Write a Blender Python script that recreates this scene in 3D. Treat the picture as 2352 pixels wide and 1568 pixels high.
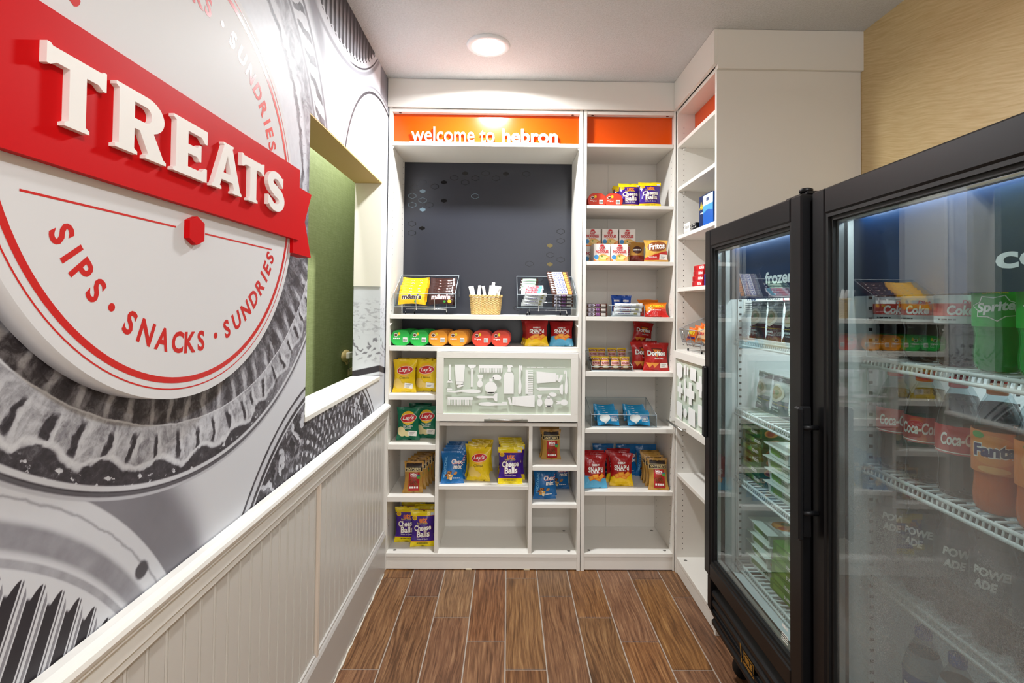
import bpy, bmesh, math, random
from mathutils import Vector, Matrix, noise as mnoise
random.seed(7)
for o in list(bpy.data.objects): bpy.data.objects.remove(o)
SC = bpy.context.scene
COL = SC.collection
PI = math.pi

# ------------------------------------------------------------------ camera
F_PX, CX, CY, YAW, PITCH, ROLL, CAM_H = 1150.576, 1180.315, 679.276, .0107, .01979, .01025, 1.321
_F = Vector((math.sin(YAW)*math.cos(PITCH), math.cos(YAW)*math.cos(PITCH), math.sin(PITCH)))
_R0 = Vector((math.cos(YAW), -math.sin(YAW), 0)); _U0 = _R0.cross(_F)
_R = _R0*math.cos(ROLL)+_U0*math.sin(ROLL); _U = -_R0*math.sin(ROLL)+_U0*math.cos(ROLL)
cam_d = bpy.data.cameras.new('camera'); cam = bpy.data.objects.new('camera', cam_d); COL.objects.link(cam)
cam.matrix_world = Matrix(((_R.x,_U.x,-_F.x,0),(_R.y,_U.y,-_F.y,0),(_R.z,_U.z,-_F.z,CAM_H),(0,0,0,1)))
cam_d.sensor_width = 36; cam_d.lens = F_PX/2352*36
cam_d.shift_x = (1176-CX)/2352; cam_d.shift_y = (CY-784)/2352
cam_d.clip_start = .02; cam_d.clip_end = 60
SC.camera = cam

# ------------------------------------------------------------------ world (lobby light through the open rear side), exposure
W = bpy.data.worlds.new('lobby'); SC.world = W; W.use_nodes = True
W.node_tree.nodes['Background'].inputs[0].default_value = (1, .97, .94, 1)
W.node_tree.nodes['Background'].inputs[1].default_value = 1.35
SC.view_settings.view_transform = 'Standard'; SC.view_settings.look = 'None'
SC.view_settings.exposure = 0.5; SC.view_settings.gamma = 1; SC.view_settings.use_curve_mapping = False
LAMPS = [(-.10, 2.18, 23.0), (.55, .30, 11.0), (.35, -1.3, 17.0)]      # recessed ceiling lamps: x, y, watts; those after the first added unseen for fill

# ------------------------------------------------------------------ materials
_MC = {}
def lin(h):
    h = h.lstrip('#'); c = [int(h[i:i+2], 16)/255 for i in (0, 2, 4)]
    return tuple(x/12.92 if x <= .04045 else ((x+.055)/1.055)**2.4 for x in c)
def M(name, hexc='#ffffff', rough=.5, metal=0, spec=.5, bump=None, coat=0, emit=0, trans=0, alpha=1, ior=1.45):
    if name in _MC: return _MC[name]
    m = bpy.data.materials.new(name); m.use_nodes = True
    b = m.node_tree.nodes['Principled BSDF']; I = b.inputs
    c = lin(hexc)+(1,)
    I['Base Color'].default_value = c; I['Roughness'].default_value = rough; I['Metallic'].default_value = metal
    I['Specular IOR Level'].default_value = spec; I['Coat Weight'].default_value = coat
    I['Transmission Weight'].default_value = trans; I['Alpha'].default_value = alpha; I['IOR'].default_value = ior
    if emit: I['Emission Color'].default_value = c; I['Emission Strength'].default_value = emit
    if bump:
        nt = m.node_tree; n = nt.nodes.new('ShaderNodeTexNoise'); n.inputs['Scale'].default_value = bump[0]
        n.inputs['Detail'].default_value = bump[2] if len(bump) > 2 else 3
        t = nt.nodes.new('ShaderNodeTexCoord'); nt.links.new(t.outputs['Object'], n.inputs['Vector'])
        bp = nt.nodes.new('ShaderNodeBump'); bp.inputs['Strength'].default_value = bump[1]; bp.inputs['Distance'].default_value = .004
        nt.links.new(n.outputs['Fac'], bp.inputs['Height']); nt.links.new(bp.outputs['Normal'], I['Normal'])
    _MC[name] = m
    return m
def film(name, hexc, rough=.22): return M('film_'+name, hexc, rough, bump=(42, .75, 2))
def ink(name, hexc): return M('ink_'+name, hexc, .4)

class X:                                        # tiny expression layer over shader math nodes
    nt = None
    def __init__(s, k): s.k = k
    @staticmethod
    def op(o, *a):
        n = X.nt.nodes.new('ShaderNodeMath'); n.operation = o
        for i, v in enumerate(a):
            if isinstance(v, X): X.nt.links.new(v.k, n.inputs[i])
            else: n.inputs[i].default_value = v
        return X(n.outputs[0])
    def __add__(s, o): return X.op('ADD', s, o)
    __radd__ = __add__
    def __sub__(s, o): return X.op('SUBTRACT', s, o)
    def __rsub__(s, o): return X.op('SUBTRACT', o, s)
    def __mul__(s, o): return X.op('MULTIPLY', s, o)
    __rmul__ = __mul__
    def __truediv__(s, o): return X.op('DIVIDE', s, o)
def xsin(a): return X.op('SINE', a)
def xabs(a): return X.op('ABSOLUTE', a)
def xmax(a, b): return X.op('MAXIMUM', a, b)
def xmin(a, b): return X.op('MINIMUM', a, b)
def sstep(a, lo, hi):
    n = X.nt.nodes.new('ShaderNodeMapRange'); n.interpolation_type = 'SMOOTHSTEP'
    X.nt.links.new(a.k, n.inputs[0]); n.inputs[1].default_value = lo; n.inputs[2].default_value = hi
    return X(n.outputs[0])
def xmix(a, b, t):
    n = X.nt.nodes.new('ShaderNodeMix'); n.data_type = 'FLOAT'
    for i, v in ((2, a), (3, b), (0, t)):
        if isinstance(v, X): X.nt.links.new(v.k, n.inputs[i])
        else: n.inputs[i].default_value = v
    return X(n.outputs[0])
def band(a, lo, hi, s=.004): return sstep(a, lo-s, lo+s)*(1-sstep(a, hi-s, hi+s))
def xvec(x, y, z=0.0):
    n = X.nt.nodes.new('ShaderNodeCombineXYZ')
    for i, v in enumerate((x, y, z)):
        if isinstance(v, X): X.nt.links.new(v.k, n.inputs[i])
        else: n.inputs[i].default_value = v
    return n.outputs[0]
def xnoise(vec, scale, detail=3, rough=.55, dist=0):
    n = X.nt.nodes.new('ShaderNodeTexNoise'); X.nt.links.new(vec, n.inputs['Vector'])
    n.inputs['Scale'].default_value = scale; n.inputs['Detail'].default_value = detail
    n.inputs['Roughness'].default_value = rough; n.inputs['Distortion'].default_value = dist
    return X(n.outputs['Fac'])
def new_mat(name, rough=.5):
    m = bpy.data.materials.new(name); m.use_nodes = True; X.nt = m.node_tree
    b = m.node_tree.nodes['Principled BSDF']; b.inputs['Roughness'].default_value = rough
    t = m.node_tree.nodes.new('ShaderNodeTexCoord')
    s = m.node_tree.nodes.new('ShaderNodeSeparateXYZ'); m.node_tree.links.new(t.outputs['Object'], s.inputs[0])
    return m, b, t, [X(s.outputs[i]) for i in range(3)]
def ramp(fac, stops):
    n = X.nt.nodes.new('ShaderNodeValToRGB'); X.nt.links.new(fac.k if isinstance(fac, X) else fac, n.inputs[0])
    e = n.color_ramp.elements
    while len(e) < len(stops): e.new(.5)
    for i, (p, c) in enumerate(stops): e[i].position = p; e[i].color = lin(c)+(1,)
    return n.outputs[0]
def bump_to(b, h, strength=.3, dist=.003):
    n = X.nt.nodes.new('ShaderNodeBump'); n.inputs['Strength'].default_value = strength; n.inputs['Distance'].default_value = dist
    X.nt.links.new(h.k, n.inputs['Height']); X.nt.links.new(n.outputs[0], b.inputs['Normal'])

def mat_glass(name, tint='#eef6f3', ior=1.5, fog=None):
    if name in _MC: return _MC[name]
    m = bpy.data.materials.new(name); m.use_nodes = True; nt = m.node_tree; X.nt = nt
    for n in list(nt.nodes):
        if n.type == 'BSDF_PRINCIPLED': nt.nodes.remove(n)
    out = [n for n in nt.nodes if n.type == 'OUTPUT_MATERIAL'][0]
    tr = nt.nodes.new('ShaderNodeBsdfTransparent'); tr.inputs[0].default_value = lin(tint)+(1,)
    gl = nt.nodes.new('ShaderNodeBsdfGlossy'); gl.inputs['Roughness'].default_value = .012
    fr = nt.nodes.new('ShaderNodeFresnel'); fr.inputs['IOR'].default_value = ior
    mx = nt.nodes.new('ShaderNodeMixShader')
    ge = nt.nodes.new('ShaderNodeNewGeometry')
    ff = X(fr.outputs[0])*(1-X(ge.outputs['Backfacing'])*.999)
    nt.links.new(ff.k, mx.inputs[0]); nt.links.new(tr.outputs[0], mx.inputs[1]); nt.links.new(gl.outputs[0], mx.inputs[2])
    res = mx.outputs[0]
    if fog:
        t = nt.nodes.new('ShaderNodeTexCoord'); s = nt.nodes.new('ShaderNodeSeparateXYZ'); nt.links.new(t.outputs['Object'], s.inputs[0])
        x, y, z = [X(s.outputs[i]) for i in range(3)]
        big = xnoise(t.outputs['Object'], 3.2, 2)
        drops = xnoise(t.outputs['Object'], 420, 2)
        low = sstep(z, .10, .45)*(1-sstep(z, .86, 1.22))
        fac = low*(sstep(big, .30, .75)*.40+.16)*(.80+sstep(drops, .46, .66)*.45)*fog
        di = nt.nodes.new('ShaderNodeBsdfDiffuse'); di.inputs[0].default_value = (.50, .51, .49, 1)
        tl = nt.nodes.new('ShaderNodeBsdfTranslucent'); tl.inputs[0].default_value = (.62, .63, .61, 1)
        ad = nt.nodes.new('ShaderNodeMixShader'); nt.links.new(di.outputs[0], ad.inputs[1]); nt.links.new(tl.outputs[0], ad.inputs[2])
        m2 = nt.nodes.new('ShaderNodeMixShader'); nt.links.new(fac.k, m2.inputs[0])
        nt.links.new(res, m2.inputs[1]); nt.links.new(ad.outputs[0], m2.inputs[2]); res = m2.outputs[0]
    nt.links.new(res, out.inputs[0])
    _MC[name] = m
    return m

# ------------------------------------------------------------------ object helpers
def link(o, parent=None):
    COL.objects.link(o)
    if parent is not None: o.parent = parent
    return o
def tag(o, label=None, cat=None, group=None, kind=None):
    if label: o['label'] = label
    if cat: o['category'] = cat
    if group: o['group'] = group
    if kind: o['kind'] = kind
    return o
def empty(name, loc=(0, 0, 0), rot=(0, 0, 0), parent=None):
    o = bpy.data.objects.new(name, None); o.empty_display_size = .05
    o.location = loc; o.rotation_euler = rot
    return link(o, parent)
def copy_tree(o, parent=None):
    c = o.copy(); COL.objects.link(c); c.parent = parent
    for ch in o.children: copy_tree(ch, c)
    return c

class MB:
    def __init__(s): s.v = []; s.f = []; s.m = []; s.s = []
    def add(s, v, f, mi=0, smooth=False):
        n = len(s.v); s.v += [tuple(p) for p in v]
        for k in f: s.f.append([i+n for i in k]); s.m.append(mi); s.s.append(smooth)
        return s
    def box(s, x0, x1, y0, y1, z0, z1, mi=0, b=0):
        if b <= 0:
            v = [(x, y, z) for z in (z0, z1) for y in (y0, y1) for x in (x0, x1)]
            return s.add(v, [(0,2,3,1), (4,5,7,6), (0,1,5,4), (2,6,7,3), (0,4,6,2), (1,3,7,5)], mi)
        X3 = (x0, x1); Y3 = (y0, y1); Z3 = (z0, z1); v = []; idx = {}
        for i in (0, 1):
            for j in (0, 1):
                for k in (0, 1):
                    sx, sy, sz = (1, -1)[i], (1, -1)[j], (1, -1)[k]
                    for a in range(3):
                        p = [X3[i]+sx*b, Y3[j]+sy*b, Z3[k]+sz*b]; p[a] = (X3[i], Y3[j], Z3[k])[a]
                        idx[i, j, k, a] = len(v); v.append(p)
        f = []
        for i in (0, 1):
            q = [idx[i,0,0,0], idx[i,1,0,0], idx[i,1,1,0], idx[i,0,1,0]]; f.append(q if i else q[::-1])
            q = [idx[0,i,0,1], idx[0,i,1,1], idx[1,i,1,1], idx[1,i,0,1]]; f.append(q if i else q[::-1])
            q = [idx[0,0,i,2], idx[1,0,i,2], idx[1,1,i,2], idx[0,1,i,2]]; f.append(q if i else q[::-1])
        for j in (0, 1):
            for k in (0, 1):
                q = [idx[0,j,k,1], idx[1,j,k,1], idx[1,j,k,2], idx[0,j,k,2]]; f.append(q if (j+k) % 2 else q[::-1])
                q = [idx[j,0,k,0], idx[j,1,k,0], idx[j,1,k,2], idx[j,0,k,2]]; f.append(q[::-1] if (j+k) % 2 else q)
                q = [idx[j,k,0,0], idx[j,k,1,0], idx[j,k,1,1], idx[j,k,0,1]]; f.append(q if (j+k) % 2 else q[::-1])
        for i in (0, 1):
            for j in (0, 1):
                for k in (0, 1):
                    q = [idx[i,j,k,0], idx[i,j,k,1], idx[i,j,k,2]]; f.append(q if (i+j+k) % 2 else q[::-1])
        return s.add(v, f, mi)
    def prism(s, poly, fn, n0, n1, mi=0, mside=None, smooth=False):     # poly counter-clockwise in (u,v); fn(u,v,n) -> xyz
        k = len(poly)
        v = [fn(u, w, n0) for u, w in poly]+[fn(u, w, n1) for u, w in poly]
        s.add(v, [list(range(k, 2*k)), list(range(k))[::-1]], mi)
        n = len(s.v)-2*k; mm = mi if mside is None else mside
        for i in range(k):
            j = (i+1) % k; s.f.append([n+i, n+j, n+k+j, n+k+i]); s.m.append(mm); s.s.append(smooth)
        return s
    def tube(s, path, r, n=8, mi=0, closed=False, r_list=None):
        P = [Vector(p) for p in path]; k = len(P); rings = []
        up = Vector((0, 0, 1))
        for i in range(k):
            a = P[(i-1) % k] if (closed or i) else P[i]; b = P[(i+1) % k] if (closed or i < k-1) else P[i]
            d = (b-a).normalized(); ref = up if abs(d.dot(up)) < .95 else Vector((1, 0, 0))
            e1 = d.cross(ref).normalized(); e2 = e1.cross(d)
            rr = r_list[i] if r_list else r
            rings.append([P[i]+(e1*math.cos(t*2*PI/n)+e2*math.sin(t*2*PI/n))*rr for t in range(n)])
        v = [p for g in rings for p in g]; f = []
        for i in range(k if closed else k-1):
            j = (i+1) % k
            for t in range(n):
                u = (t+1) % n; f.append((i*n+t, i*n+u, j*n+u, j*n+t))
        if not closed: f += [list(range(n))[::-1], list(range((k-1)*n, k*n))]
        return s.add(v, f, mi, True)
    def lathe(s, prof, n=24, mi=0, o=(0, 0, 0), smooth=True, caps=True, mis=None):
        v = []; k = len(prof)
        for r, z in prof: v += [(o[0]+r*math.cos(2*PI*t/n), o[1]+r*math.sin(2*PI*t/n), o[2]+z) for t in range(n)]
        b = len(s.v); s.add(v, [], mi)
        for i in range(k-1):
            for t in range(n):
                u = (t+1) % n; s.f.append([b+i*n+t, b+i*n+u, b+(i+1)*n+u, b+(i+1)*n+t]); s.m.append(mis[i] if mis else mi); s.s.append(smooth)
        if caps:
            for rr, q in ((0, list(range(n))[::-1]), (k-1, list(range(n)))):
                if prof[rr][0] > 1e-6: s.f.append([b+rr*n+t for t in q]); s.m.append(mis[min(rr, k-2)] if mis else mi); s.s.append(False)
        return s
    def grid(s, fn, nu, nv, mi=0, smooth=True, flip=False):
        v = [fn(i/nu, j/nv) for j in range(nv+1) for i in range(nu+1)]; f = []
        for j in range(nv):
            for i in range(nu):
                a = j*(nu+1)+i; q = (a, a+1, a+nu+2, a+nu+1); f.append(q[::-1] if flip else q)
        return s.add(v, f, mi, smooth)
    def mesh(s, name, mats):
        me = bpy.data.meshes.new(name); me.from_pydata(s.v, [], s.f)
        for m in mats: me.materials.append(m)
        me.polygons.foreach_set('material_index', s.m); me.polygons.foreach_set('use_smooth', s.s)
        me.update(); return me
    def build(s, name, mats, parent=None, loc=(0, 0, 0), rot=(0, 0, 0)):
        if not isinstance(mats, (list, tuple)): mats = [mats]
        o = bpy.data.objects.new(name, s.mesh(name, mats)); o.location = loc; o.rotation_euler = rot
        return link(o, parent)
def inst(name, me, parent=None, loc=(0, 0, 0), rot=(0, 0, 0), scale=None):
    o = bpy.data.objects.new(name, me); o.location = loc; o.rotation_euler = rot
    if scale: o.scale = scale
    return link(o, parent)

# ------------------------------------------------------------------ lettering and flat print
_TC = {}
def text2d(st, bold=0.0, spacing=1.0, shear=0.0):
    k = (st, bold, spacing, shear)
    if k in _TC: return _TC[k]
    c = bpy.data.curves.new('t', 'FONT'); c.body = st; c.size = 1; c.offset = bold; c.space_character = spacing; c.shear = shear
    c.resolution_u = 3; c.fill_mode = 'FRONT'
    o = bpy.data.objects.new('t', c); me = bpy.data.meshes.new_from_object(o)
    v = [(p.co.x, p.co.y) for p in me.vertices]; f = [list(p.vertices) for p in me.polygons]
    bpy.data.objects.remove(o); bpy.data.curves.remove(c); bpy.data.meshes.remove(me)
    xs = [p[0] for p in v] or [0, 1]; ys = [p[1] for p in v] or [0, 1]
    _TC[k] = (v, f, (min(xs), max(xs), min(ys), max(ys)))
    return _TC[k]
def text_solid(st, depth, bold=0.0, spacing=1.0, bevel=0.0):
    c = bpy.data.curves.new('t', 'FONT'); c.body = st; c.size = 1; c.offset = bold; c.space_character = spacing
    c.resolution_u = 4; c.extrude = depth/2; c.bevel_depth = bevel
    o = bpy.data.objects.new('t', c); me = bpy.data.meshes.new_from_object(o)
    v = [tuple(p.co) for p in me.vertices]; f = [list(p.vertices) for p in me.polygons]
    bpy.data.objects.remove(o); bpy.data.curves.remove(c); bpy.data.meshes.remove(me)
    return v, f
def curve_solid(splines, depth, bevel=0.0):                     # filled 2D outlines (first = outer, others = holes) -> solid
    c = bpy.data.curves.new('c', 'CURVE'); c.dimensions = '2D'; c.fill_mode = 'BOTH'; c.extrude = depth/2; c.bevel_depth = bevel
    for sp in splines:
        s = c.splines.new('POLY'); s.points.add(len(sp)-1); s.use_cyclic_u = True
        for p, (x, y) in zip(s.points, sp): p.co = (x, y, 0, 1)
    o = bpy.data.objects.new('c', c); me = bpy.data.meshes.new_from_object(o)
    v = [tuple(p.co) for p in me.vertices]; f = [list(p.vertices) for p in me.polygons]
    bpy.data.objects.remove(o); bpy.data.curves.remove(c); bpy.data.meshes.remove(me)
    return v, f

class Print:                                                  # flat ink shapes laid on a surface fn(u, v, lift) -> xyz
    def __init__(s, fn, lift=.0006, step=.0003, cell=.012):
        s.fn = fn; s.mb = MB(); s.mats = []; s.lift = lift; s.step = step; s.cell = cell; s.n = 0
    def mi(s, mat):
        if mat not in s.mats: s.mats.append(mat)
        return s.mats.index(mat)
    def raw(s, v2, f, mat, layer=None):
        L = s.lift+s.step*(s.n if layer is None else layer); s.n += 1
        # refine long triangles so the ink follows the surface
        bm = bmesh.new(); vs = [bm.verts.new((a, b, 0)) for a, b in v2]
        for q in f:
            try: bm.faces.new([vs[i] for i in q])
            except ValueError: pass
        if s.cell:
            bmesh.ops.triangulate(bm, faces=bm.faces[:])
            for _ in range(3):
                e = [e for e in bm.edges if e.calc_length() > s.cell]
                if not e: break
                bmesh.ops.subdivide_edges(bm, edges=e, cuts=1); bmesh.ops.triangulate(bm, faces=[g for g in bm.faces if len(g.verts) > 3])
        bm.verts.index_update()
        s.mb.add([s.fn(p.co.x, p.co.y, L) for p in bm.verts], [[x.index for x in g.verts] for g in bm.faces], s.mi(mat))
        bm.free(); return s
    def poly(s, pts, mat, layer=None): return s.raw(pts, [list(range(len(pts)))], mat, layer)
    def rect(s, u0, u1, v0, v1, mat, layer=None, rot=0):
        cu, cv = (u0+u1)/2, (v0+v1)/2; c, d = math.cos(rot), math.sin(rot)
        return s.poly([(cu+(a-cu)*c-(b-cv)*d, cv+(a-cu)*d+(b-cv)*c) for a, b in ((u0,v0),(u1,v0),(u1,v1),(u0,v1))], mat, layer)
    def ell(s, cu, cv, ru, rv, mat, layer=None, n=28, rot=0):
        c, d = math.cos(rot), math.sin(rot)
        return s.poly([(cu+ru*math.cos(t)*c-rv*math.sin(t)*d, cv+ru*math.cos(t)*d+rv*math.sin(t)*c) for t in [2*PI*i/n for i in range(n)]], mat, layer)
    def ring(s, cu, cv, r0, r1, mat, n=96, a0=0, a1=2*PI, layer=None, asp=1):
        v = []; f = []
        for i in range(n+1):
            t = a0+(a1-a0)*i/n
            v += [(cu+r0*math.cos(t), cv+r0*asp*math.sin(t)), (cu+r1*math.cos(t), cv+r1*asp*math.sin(t))]
            if i: f.append((2*i-2, 2*i-1, 2*i+1, 2*i))
        return s.raw(v, f, mat, layer)
    def text(s, st, cu, cv, w, h, mat, bold=0.0, shear=0.0, rot=0, layer=None, spacing=1.0):
        v, f, (x0, x1, y0, y1) = text2d(st, bold, spacing, shear)
        if h is None: h = w*(y1-y0)/(x1-x0)
        if w is None: w = h*(x1-x0)/(y1-y0)
        c, d = math.cos(rot), math.sin(rot); q = []
        for a, b in v:
            a = ((a-x0)/(x1-x0)-.5)*w; b = ((b-y0)/(y1-y0)-.5)*h
            q.append((cu+a*c-b*d, cv+a*d+b*c))
        return s.raw(q, f, mat, layer)
    def bars(s, cu, cv, w, h, mat, *a, **k):                     # a line of print too small to read
        x = -w/2; i = 0; v = []; f = []
        while x < w/2-.001:
            b = min(w/2, x+w*(.16, .30, .22, .12)[i % 4]); n = len(v)
            v += [(cu+x, cv-h*.35), (cu+b, cv-h*.35), (cu+b, cv+h*.35), (cu+x, cv+h*.35)]; f.append((n, n+1, n+2, n+3)); x = b+w*.05; i += 1
        return s.raw(v, f, mat)
    def mesh(s, name): return s.mb.mesh(name, s.mats)
    def build(s, name, parent=None, loc=(0, 0, 0), rot=(0, 0, 0)): return s.mb.build(name, s.mats, parent, loc, rot)

ORD = ['first', 'second', 'third', 'fourth', 'fifth', 'sixth', 'seventh', 'eighth', 'ninth', 'tenth', 'eleventh', 'twelfth']
def gx(px, py, Y):                                             # where a sight line meets the depth Y (x, z)
    d = _F+(px-CX)/F_PX*_R-(py-CY)/F_PX*_U
    t = Y/d.y; return d.x*t, CAM_H+d.z*t
# ------------------------------------------------------------------ shared finishes
D = 2.528                      # front plane of the shelving on the back wall
XL, XR, ZC = -.62, 1.448, 2.463
WHITE = M('white_melamine', '#EBE7DF', .38, bump=(3, .03))
WHITE2 = M('white_paint', '#ECEAE4', .42)
WAINS = M('wainscot_paint', '#CDC9C2', .30)
BASEB = M('baseboard_paint', '#BFBBB6', .28)
BLACK = M('black_powder_coat', '#0F0F11', .40, spec=.35)
CHROME = M('chrome', '#D8D8D8', .18, metal=1)
STEEL = M('brushed_steel', '#B9B6AF', .35, metal=1)
DARK = M('dark_hole', '#2A2622', .8)

# ------------------------------------------------------------------ mural print on the left wall
def mural():
    m, b, t, (x, y0, z) = new_mat('jar_mural_print', .5)
    b.inputs['Specular IOR Level'].default_value = .25
    y = y0-(x-XL)
    v3 = xvec(y, z)
    w1 = xnoise(v3, 7, 4)-.5; w2 = xnoise(v3, 26, 4)-.5; w3 = xnoise(v3, 3, 2)-.5
    def polar(cy, cz, wob=0.0):
        dy = y-cy; dz = z-cz
        r = X.op('SQRT', dy*dy+dz*dz); return r+w1*wob, X.op('ARCTAN2', dz, dy)
    g = .93+w3*.06
    # jar seen from above, lower left
    r2, a2 = polar(.302, .445)
    g = xmix(g, .47+w1*.12, (1-sstep(r2, .80, .90))*(1-sstep(y, 1.0, 1.12)))
    rim = .90+w1*.05
    rim = xmix(rim, .55, band(r2+w2*.012, .7115, .7155, .002)*.8)
    spot = X.op('SQRT', (y-.868)*(y-.868)+(z-.865)*(z-.865))
    rim = xmix(rim, .32, 1-sstep(spot+w2*.012, .012, .019))
    rim = xmix(rim, .55+w2*.2, band(r2, .655, .688, .006))
    rim = xmix(rim, .62+w2*.3, band(r2, .637, .648, .002))
    p = (y*.185-z*.07)/.198; q = X.op('FRACT', (p+w1*.004)*(1/.0365))
    st = .13+w2*.08
    for lo, hi, val in ((.46,.54,.93), (.54,.60,.35), (.60,.74,.95), (.74,.86,.52), (.86,.93,.93)):
        st = xmix(st, val, band(q, lo, hi, .02))
    cap = .60+xsin(q*PI)*.028
    st = xmix(st, .93, sstep(r2, .605, .612)*sstep(r2-cap, -.002, .002))
    rim = xmix(rim, st, 1-sstep(r2, .634, .638))
    g = xmix(g, rim, 1-sstep(r2, .733, .738))
    # dark jar under the opening
    r3, a3 = polar(1.77, .355); r3b, a3b = polar(1.818, .50)
    cells = xsin(a3b*64+w1*10)*xsin(r3b*105+w1*9)
    k = .33+w1*.25+xsin(r3b*60+w1*46+w2*8)*.12
    k = xmix(k, .80, sstep(cells, .45, .75)*(1-sstep(r3b, .46, .52)))
    k = xmix(k, .16, (1-sstep(cells, -.8, -.4))*(1-sstep(r3b, .46, .52)))
    k = xmix(k, .14+w2*.3, (1-sstep(r3b, .335, .35))*.75)
    k = xmix(k, .78, sstep(xsin(a3*22+w1*30), .35, .8)*band(r3, .60, .70, .02))
    k = xmix(k, .15, sstep(xsin(a3*22+w1*30+2.4), .6, .9)*band(r3, .62, .695, .02))
    k = k+(xnoise(v3, 34, 5, .65, 2.5)-.5)*.75
    k = xmix(k, .86, band(r3, .700, .706, .002)); k = xmix(k, .2, band(r3, .708, .714, .002))
    k = xmix(k, .84, band(r3, .718, .736, .002)); k = xmix(k, .22, band(r3, .739, .744, .0015))
    g = xmix(g, k, 1-sstep(r3, .744, .747))
    # ribbed jar by the ceiling
    r4, a4 = polar(1.80, 2.97)
    k = .88+w1*.10
    k = xmix(k, .22, band(r4, .720, .727, .002)*sstep(y, 1.85, 2.0))
    k = xmix(k, .48, band(r4, .732, .752, .006)*.8)
    k = xmix(k, .25, sstep(xsin(y*150+1.5), .3, .8)*band(r4, .694, .700, .0015))
    s4 = xsin(y*150+w1*3)*.5+.5
    ribs = .12+sstep(s4, .30, .95)*.50+w2*.2+sstep(xsin(y*300+1.1+w1*6), .55, .95)*.32
    ribs = xmix(ribs, ribs*.45, sstep(z, 2.36, 2.46))
    k = xmix(k, ribs, 1-sstep(r4+xsin(y*150)*.006, .686, .690))
    g = xmix(g, k, 1-sstep(r4, .757, .761))
    g = xmix(g, .40, sstep(y, 2.36, 2.38)*sstep(z, 2.30, 2.34)*.8)
    # pale jar beside the corner
    r5, a5 = polar(2.40, 1.75)
    k = .88+w1*.16
    k = xmix(k, .50, sstep(xnoise(xvec(y*3, z*.8), 16, 5, .6, 1.0), .47, .66)*(1-sstep(r5, .44, .54))*sstep(r5, .18, .30)*.8)
    k = xmix(k, .78, band(xsin(r5*46+w1*6), .8, 1.2, .15)*(1-sstep(r5, .30, .36)))
    k = xmix(k, .16, band(r5, .537, .549, .002)); k = xmix(k, .93, band(r5, .552, .562, .002)); k = xmix(k, .55, band(r5, .562, .572, .002))
    g = xmix(g, k, (1-sstep(r5, .570, .574))*sstep(z, 1.5, 1.6))
    low = (1-sstep(z, 1.36, 1.42))*sstep(y, 2.2, 2.3)*sstep(z, .96, .97)
    sw = .93-sstep(xsin((z+w1*.09)*120+w1*36)*.5+xsin(y*110+w1*40)*.5, .15, .8)*.45*band(z, 1.055, 1.19, .03)-sstep(xnoise(xvec(y, z*2.2), 30, 3), .5, .6)*.25*band(z, 1.19, 1.34, .03)
    zz = z+(y-2.43)*.22
    sw = xmix(sw, .13+w2*.1, band(zz, .998, 1.028, .003)); sw = xmix(sw, .6, band(zz, .975, .985, .003))
    g = xmix(g, sw, low)
    # big jar mouth behind the round sign
    r1, a1 = polar(1.025, 1.69)
    pn = xnoise(xvec(a1*7, r1*22), 2.2, 5, .6)-.5
    sk = xnoise(xvec(a1*30, r1*14), 2.0, 5, .65, .6)-.5          # radial streaks
    bl = xnoise(v3, 15, 5, .62, 1.2)-.5                           # cloudy glass
    ph = a1*70+w1*9+w2*2
    rb = xsin(ph)+sk*.9
    ob = .66+bl*.9+sk*.55
    ob = xmix(ob, .19+sk*.3, sstep(rb, .62, .98)*band(r1+w2*.03+w1*.02, .616, .664, .007))
    ob = xmix(ob, .93, sstep(xsin(ph-1.2)+sk*.7, .70, 1.05)*band(r1+w1*.02, .612, .662, .012)*.85)
    side = 1-sstep(y, 1.05, 1.45)
    wav = r1+xsin(a1*35+w1*7)*.010+w1*.055+w2*.012
    ob = xmix(ob, .23+bl*.5, sstep(wav, .668, .673)*(.45+side*.55)); ob = xmix(ob, .93, band(wav, .659, .667, .003)*(.35+side*.65))
    ob = xmix(ob, .90, sstep(xnoise(xvec(a1*14, r1*26), 3, 4), .58, .66)*band(r1, .679, .698, .005))
    ib = .38+bl*.75+sk*.50
    ib = xmix(ib, .25+bl*.4, sstep(rb, .1, .8)*band(r1+w1*.03, .50, .590, .02)*.75)
    ib = xmix(ib, .80+bl*.3, sstep(0-rb, .45, 1.0)*band(r1+w1*.03, .548, .602, .018)*.75)
    ib = xmix(ib, .93, band(r1+w2*.008, .5992, .6035, .0013))
    ring = xmix(ib, ob, sstep(r1+w2*.004, .600, .603))
    ring = xmix(ring, .9, band(r1, .696, .704, .002)); ring = xmix(ring, .36, band(r1, .706, .711, .0015)); ring = xmix(ring, .72, band(r1, .712, .719, .002))
    ring = ring+(xnoise(v3, 60, 5, .7, 1.5)-.5)*.55*(1-band(r1, .694, .72, .002))
    up = sstep(z, 1.42, 1.78)
    dia = sstep(xsin(a1*54+r1*75+w1*12)+bl*1.2, .05, .5)
    upv = .84+pn*.25
    upv = xmix(upv, .55+bl*1.1+w2*.5, band(r1+w1*.02, .505, .590, .012)); upv = xmix(upv, .34+bl*.6, dia*band(r1, .615, .688, .008))
    upv = xmix(upv, .42, band(r1+w2*.01, .590, .606, .005)); upv = xmix(upv, .42, band(r1, .692, .708, .004)); upv = xmix(upv, .40+w2*.6, band(r1+w2*.04+w1*.02, .462, .480, .005))
    upv = xmix(upv, .60, sstep(xnoise(xvec(a1*22, r1*9), 3, 3), .62, .68)*band(r1, .48, .51, .006))
    ring = xmix(ring, upv, up)
    g = xmix(g, .50+w1*.15, band(r1, .73, .815, .03)*up*(1-sstep(y, 1.60, 1.80)))
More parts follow.
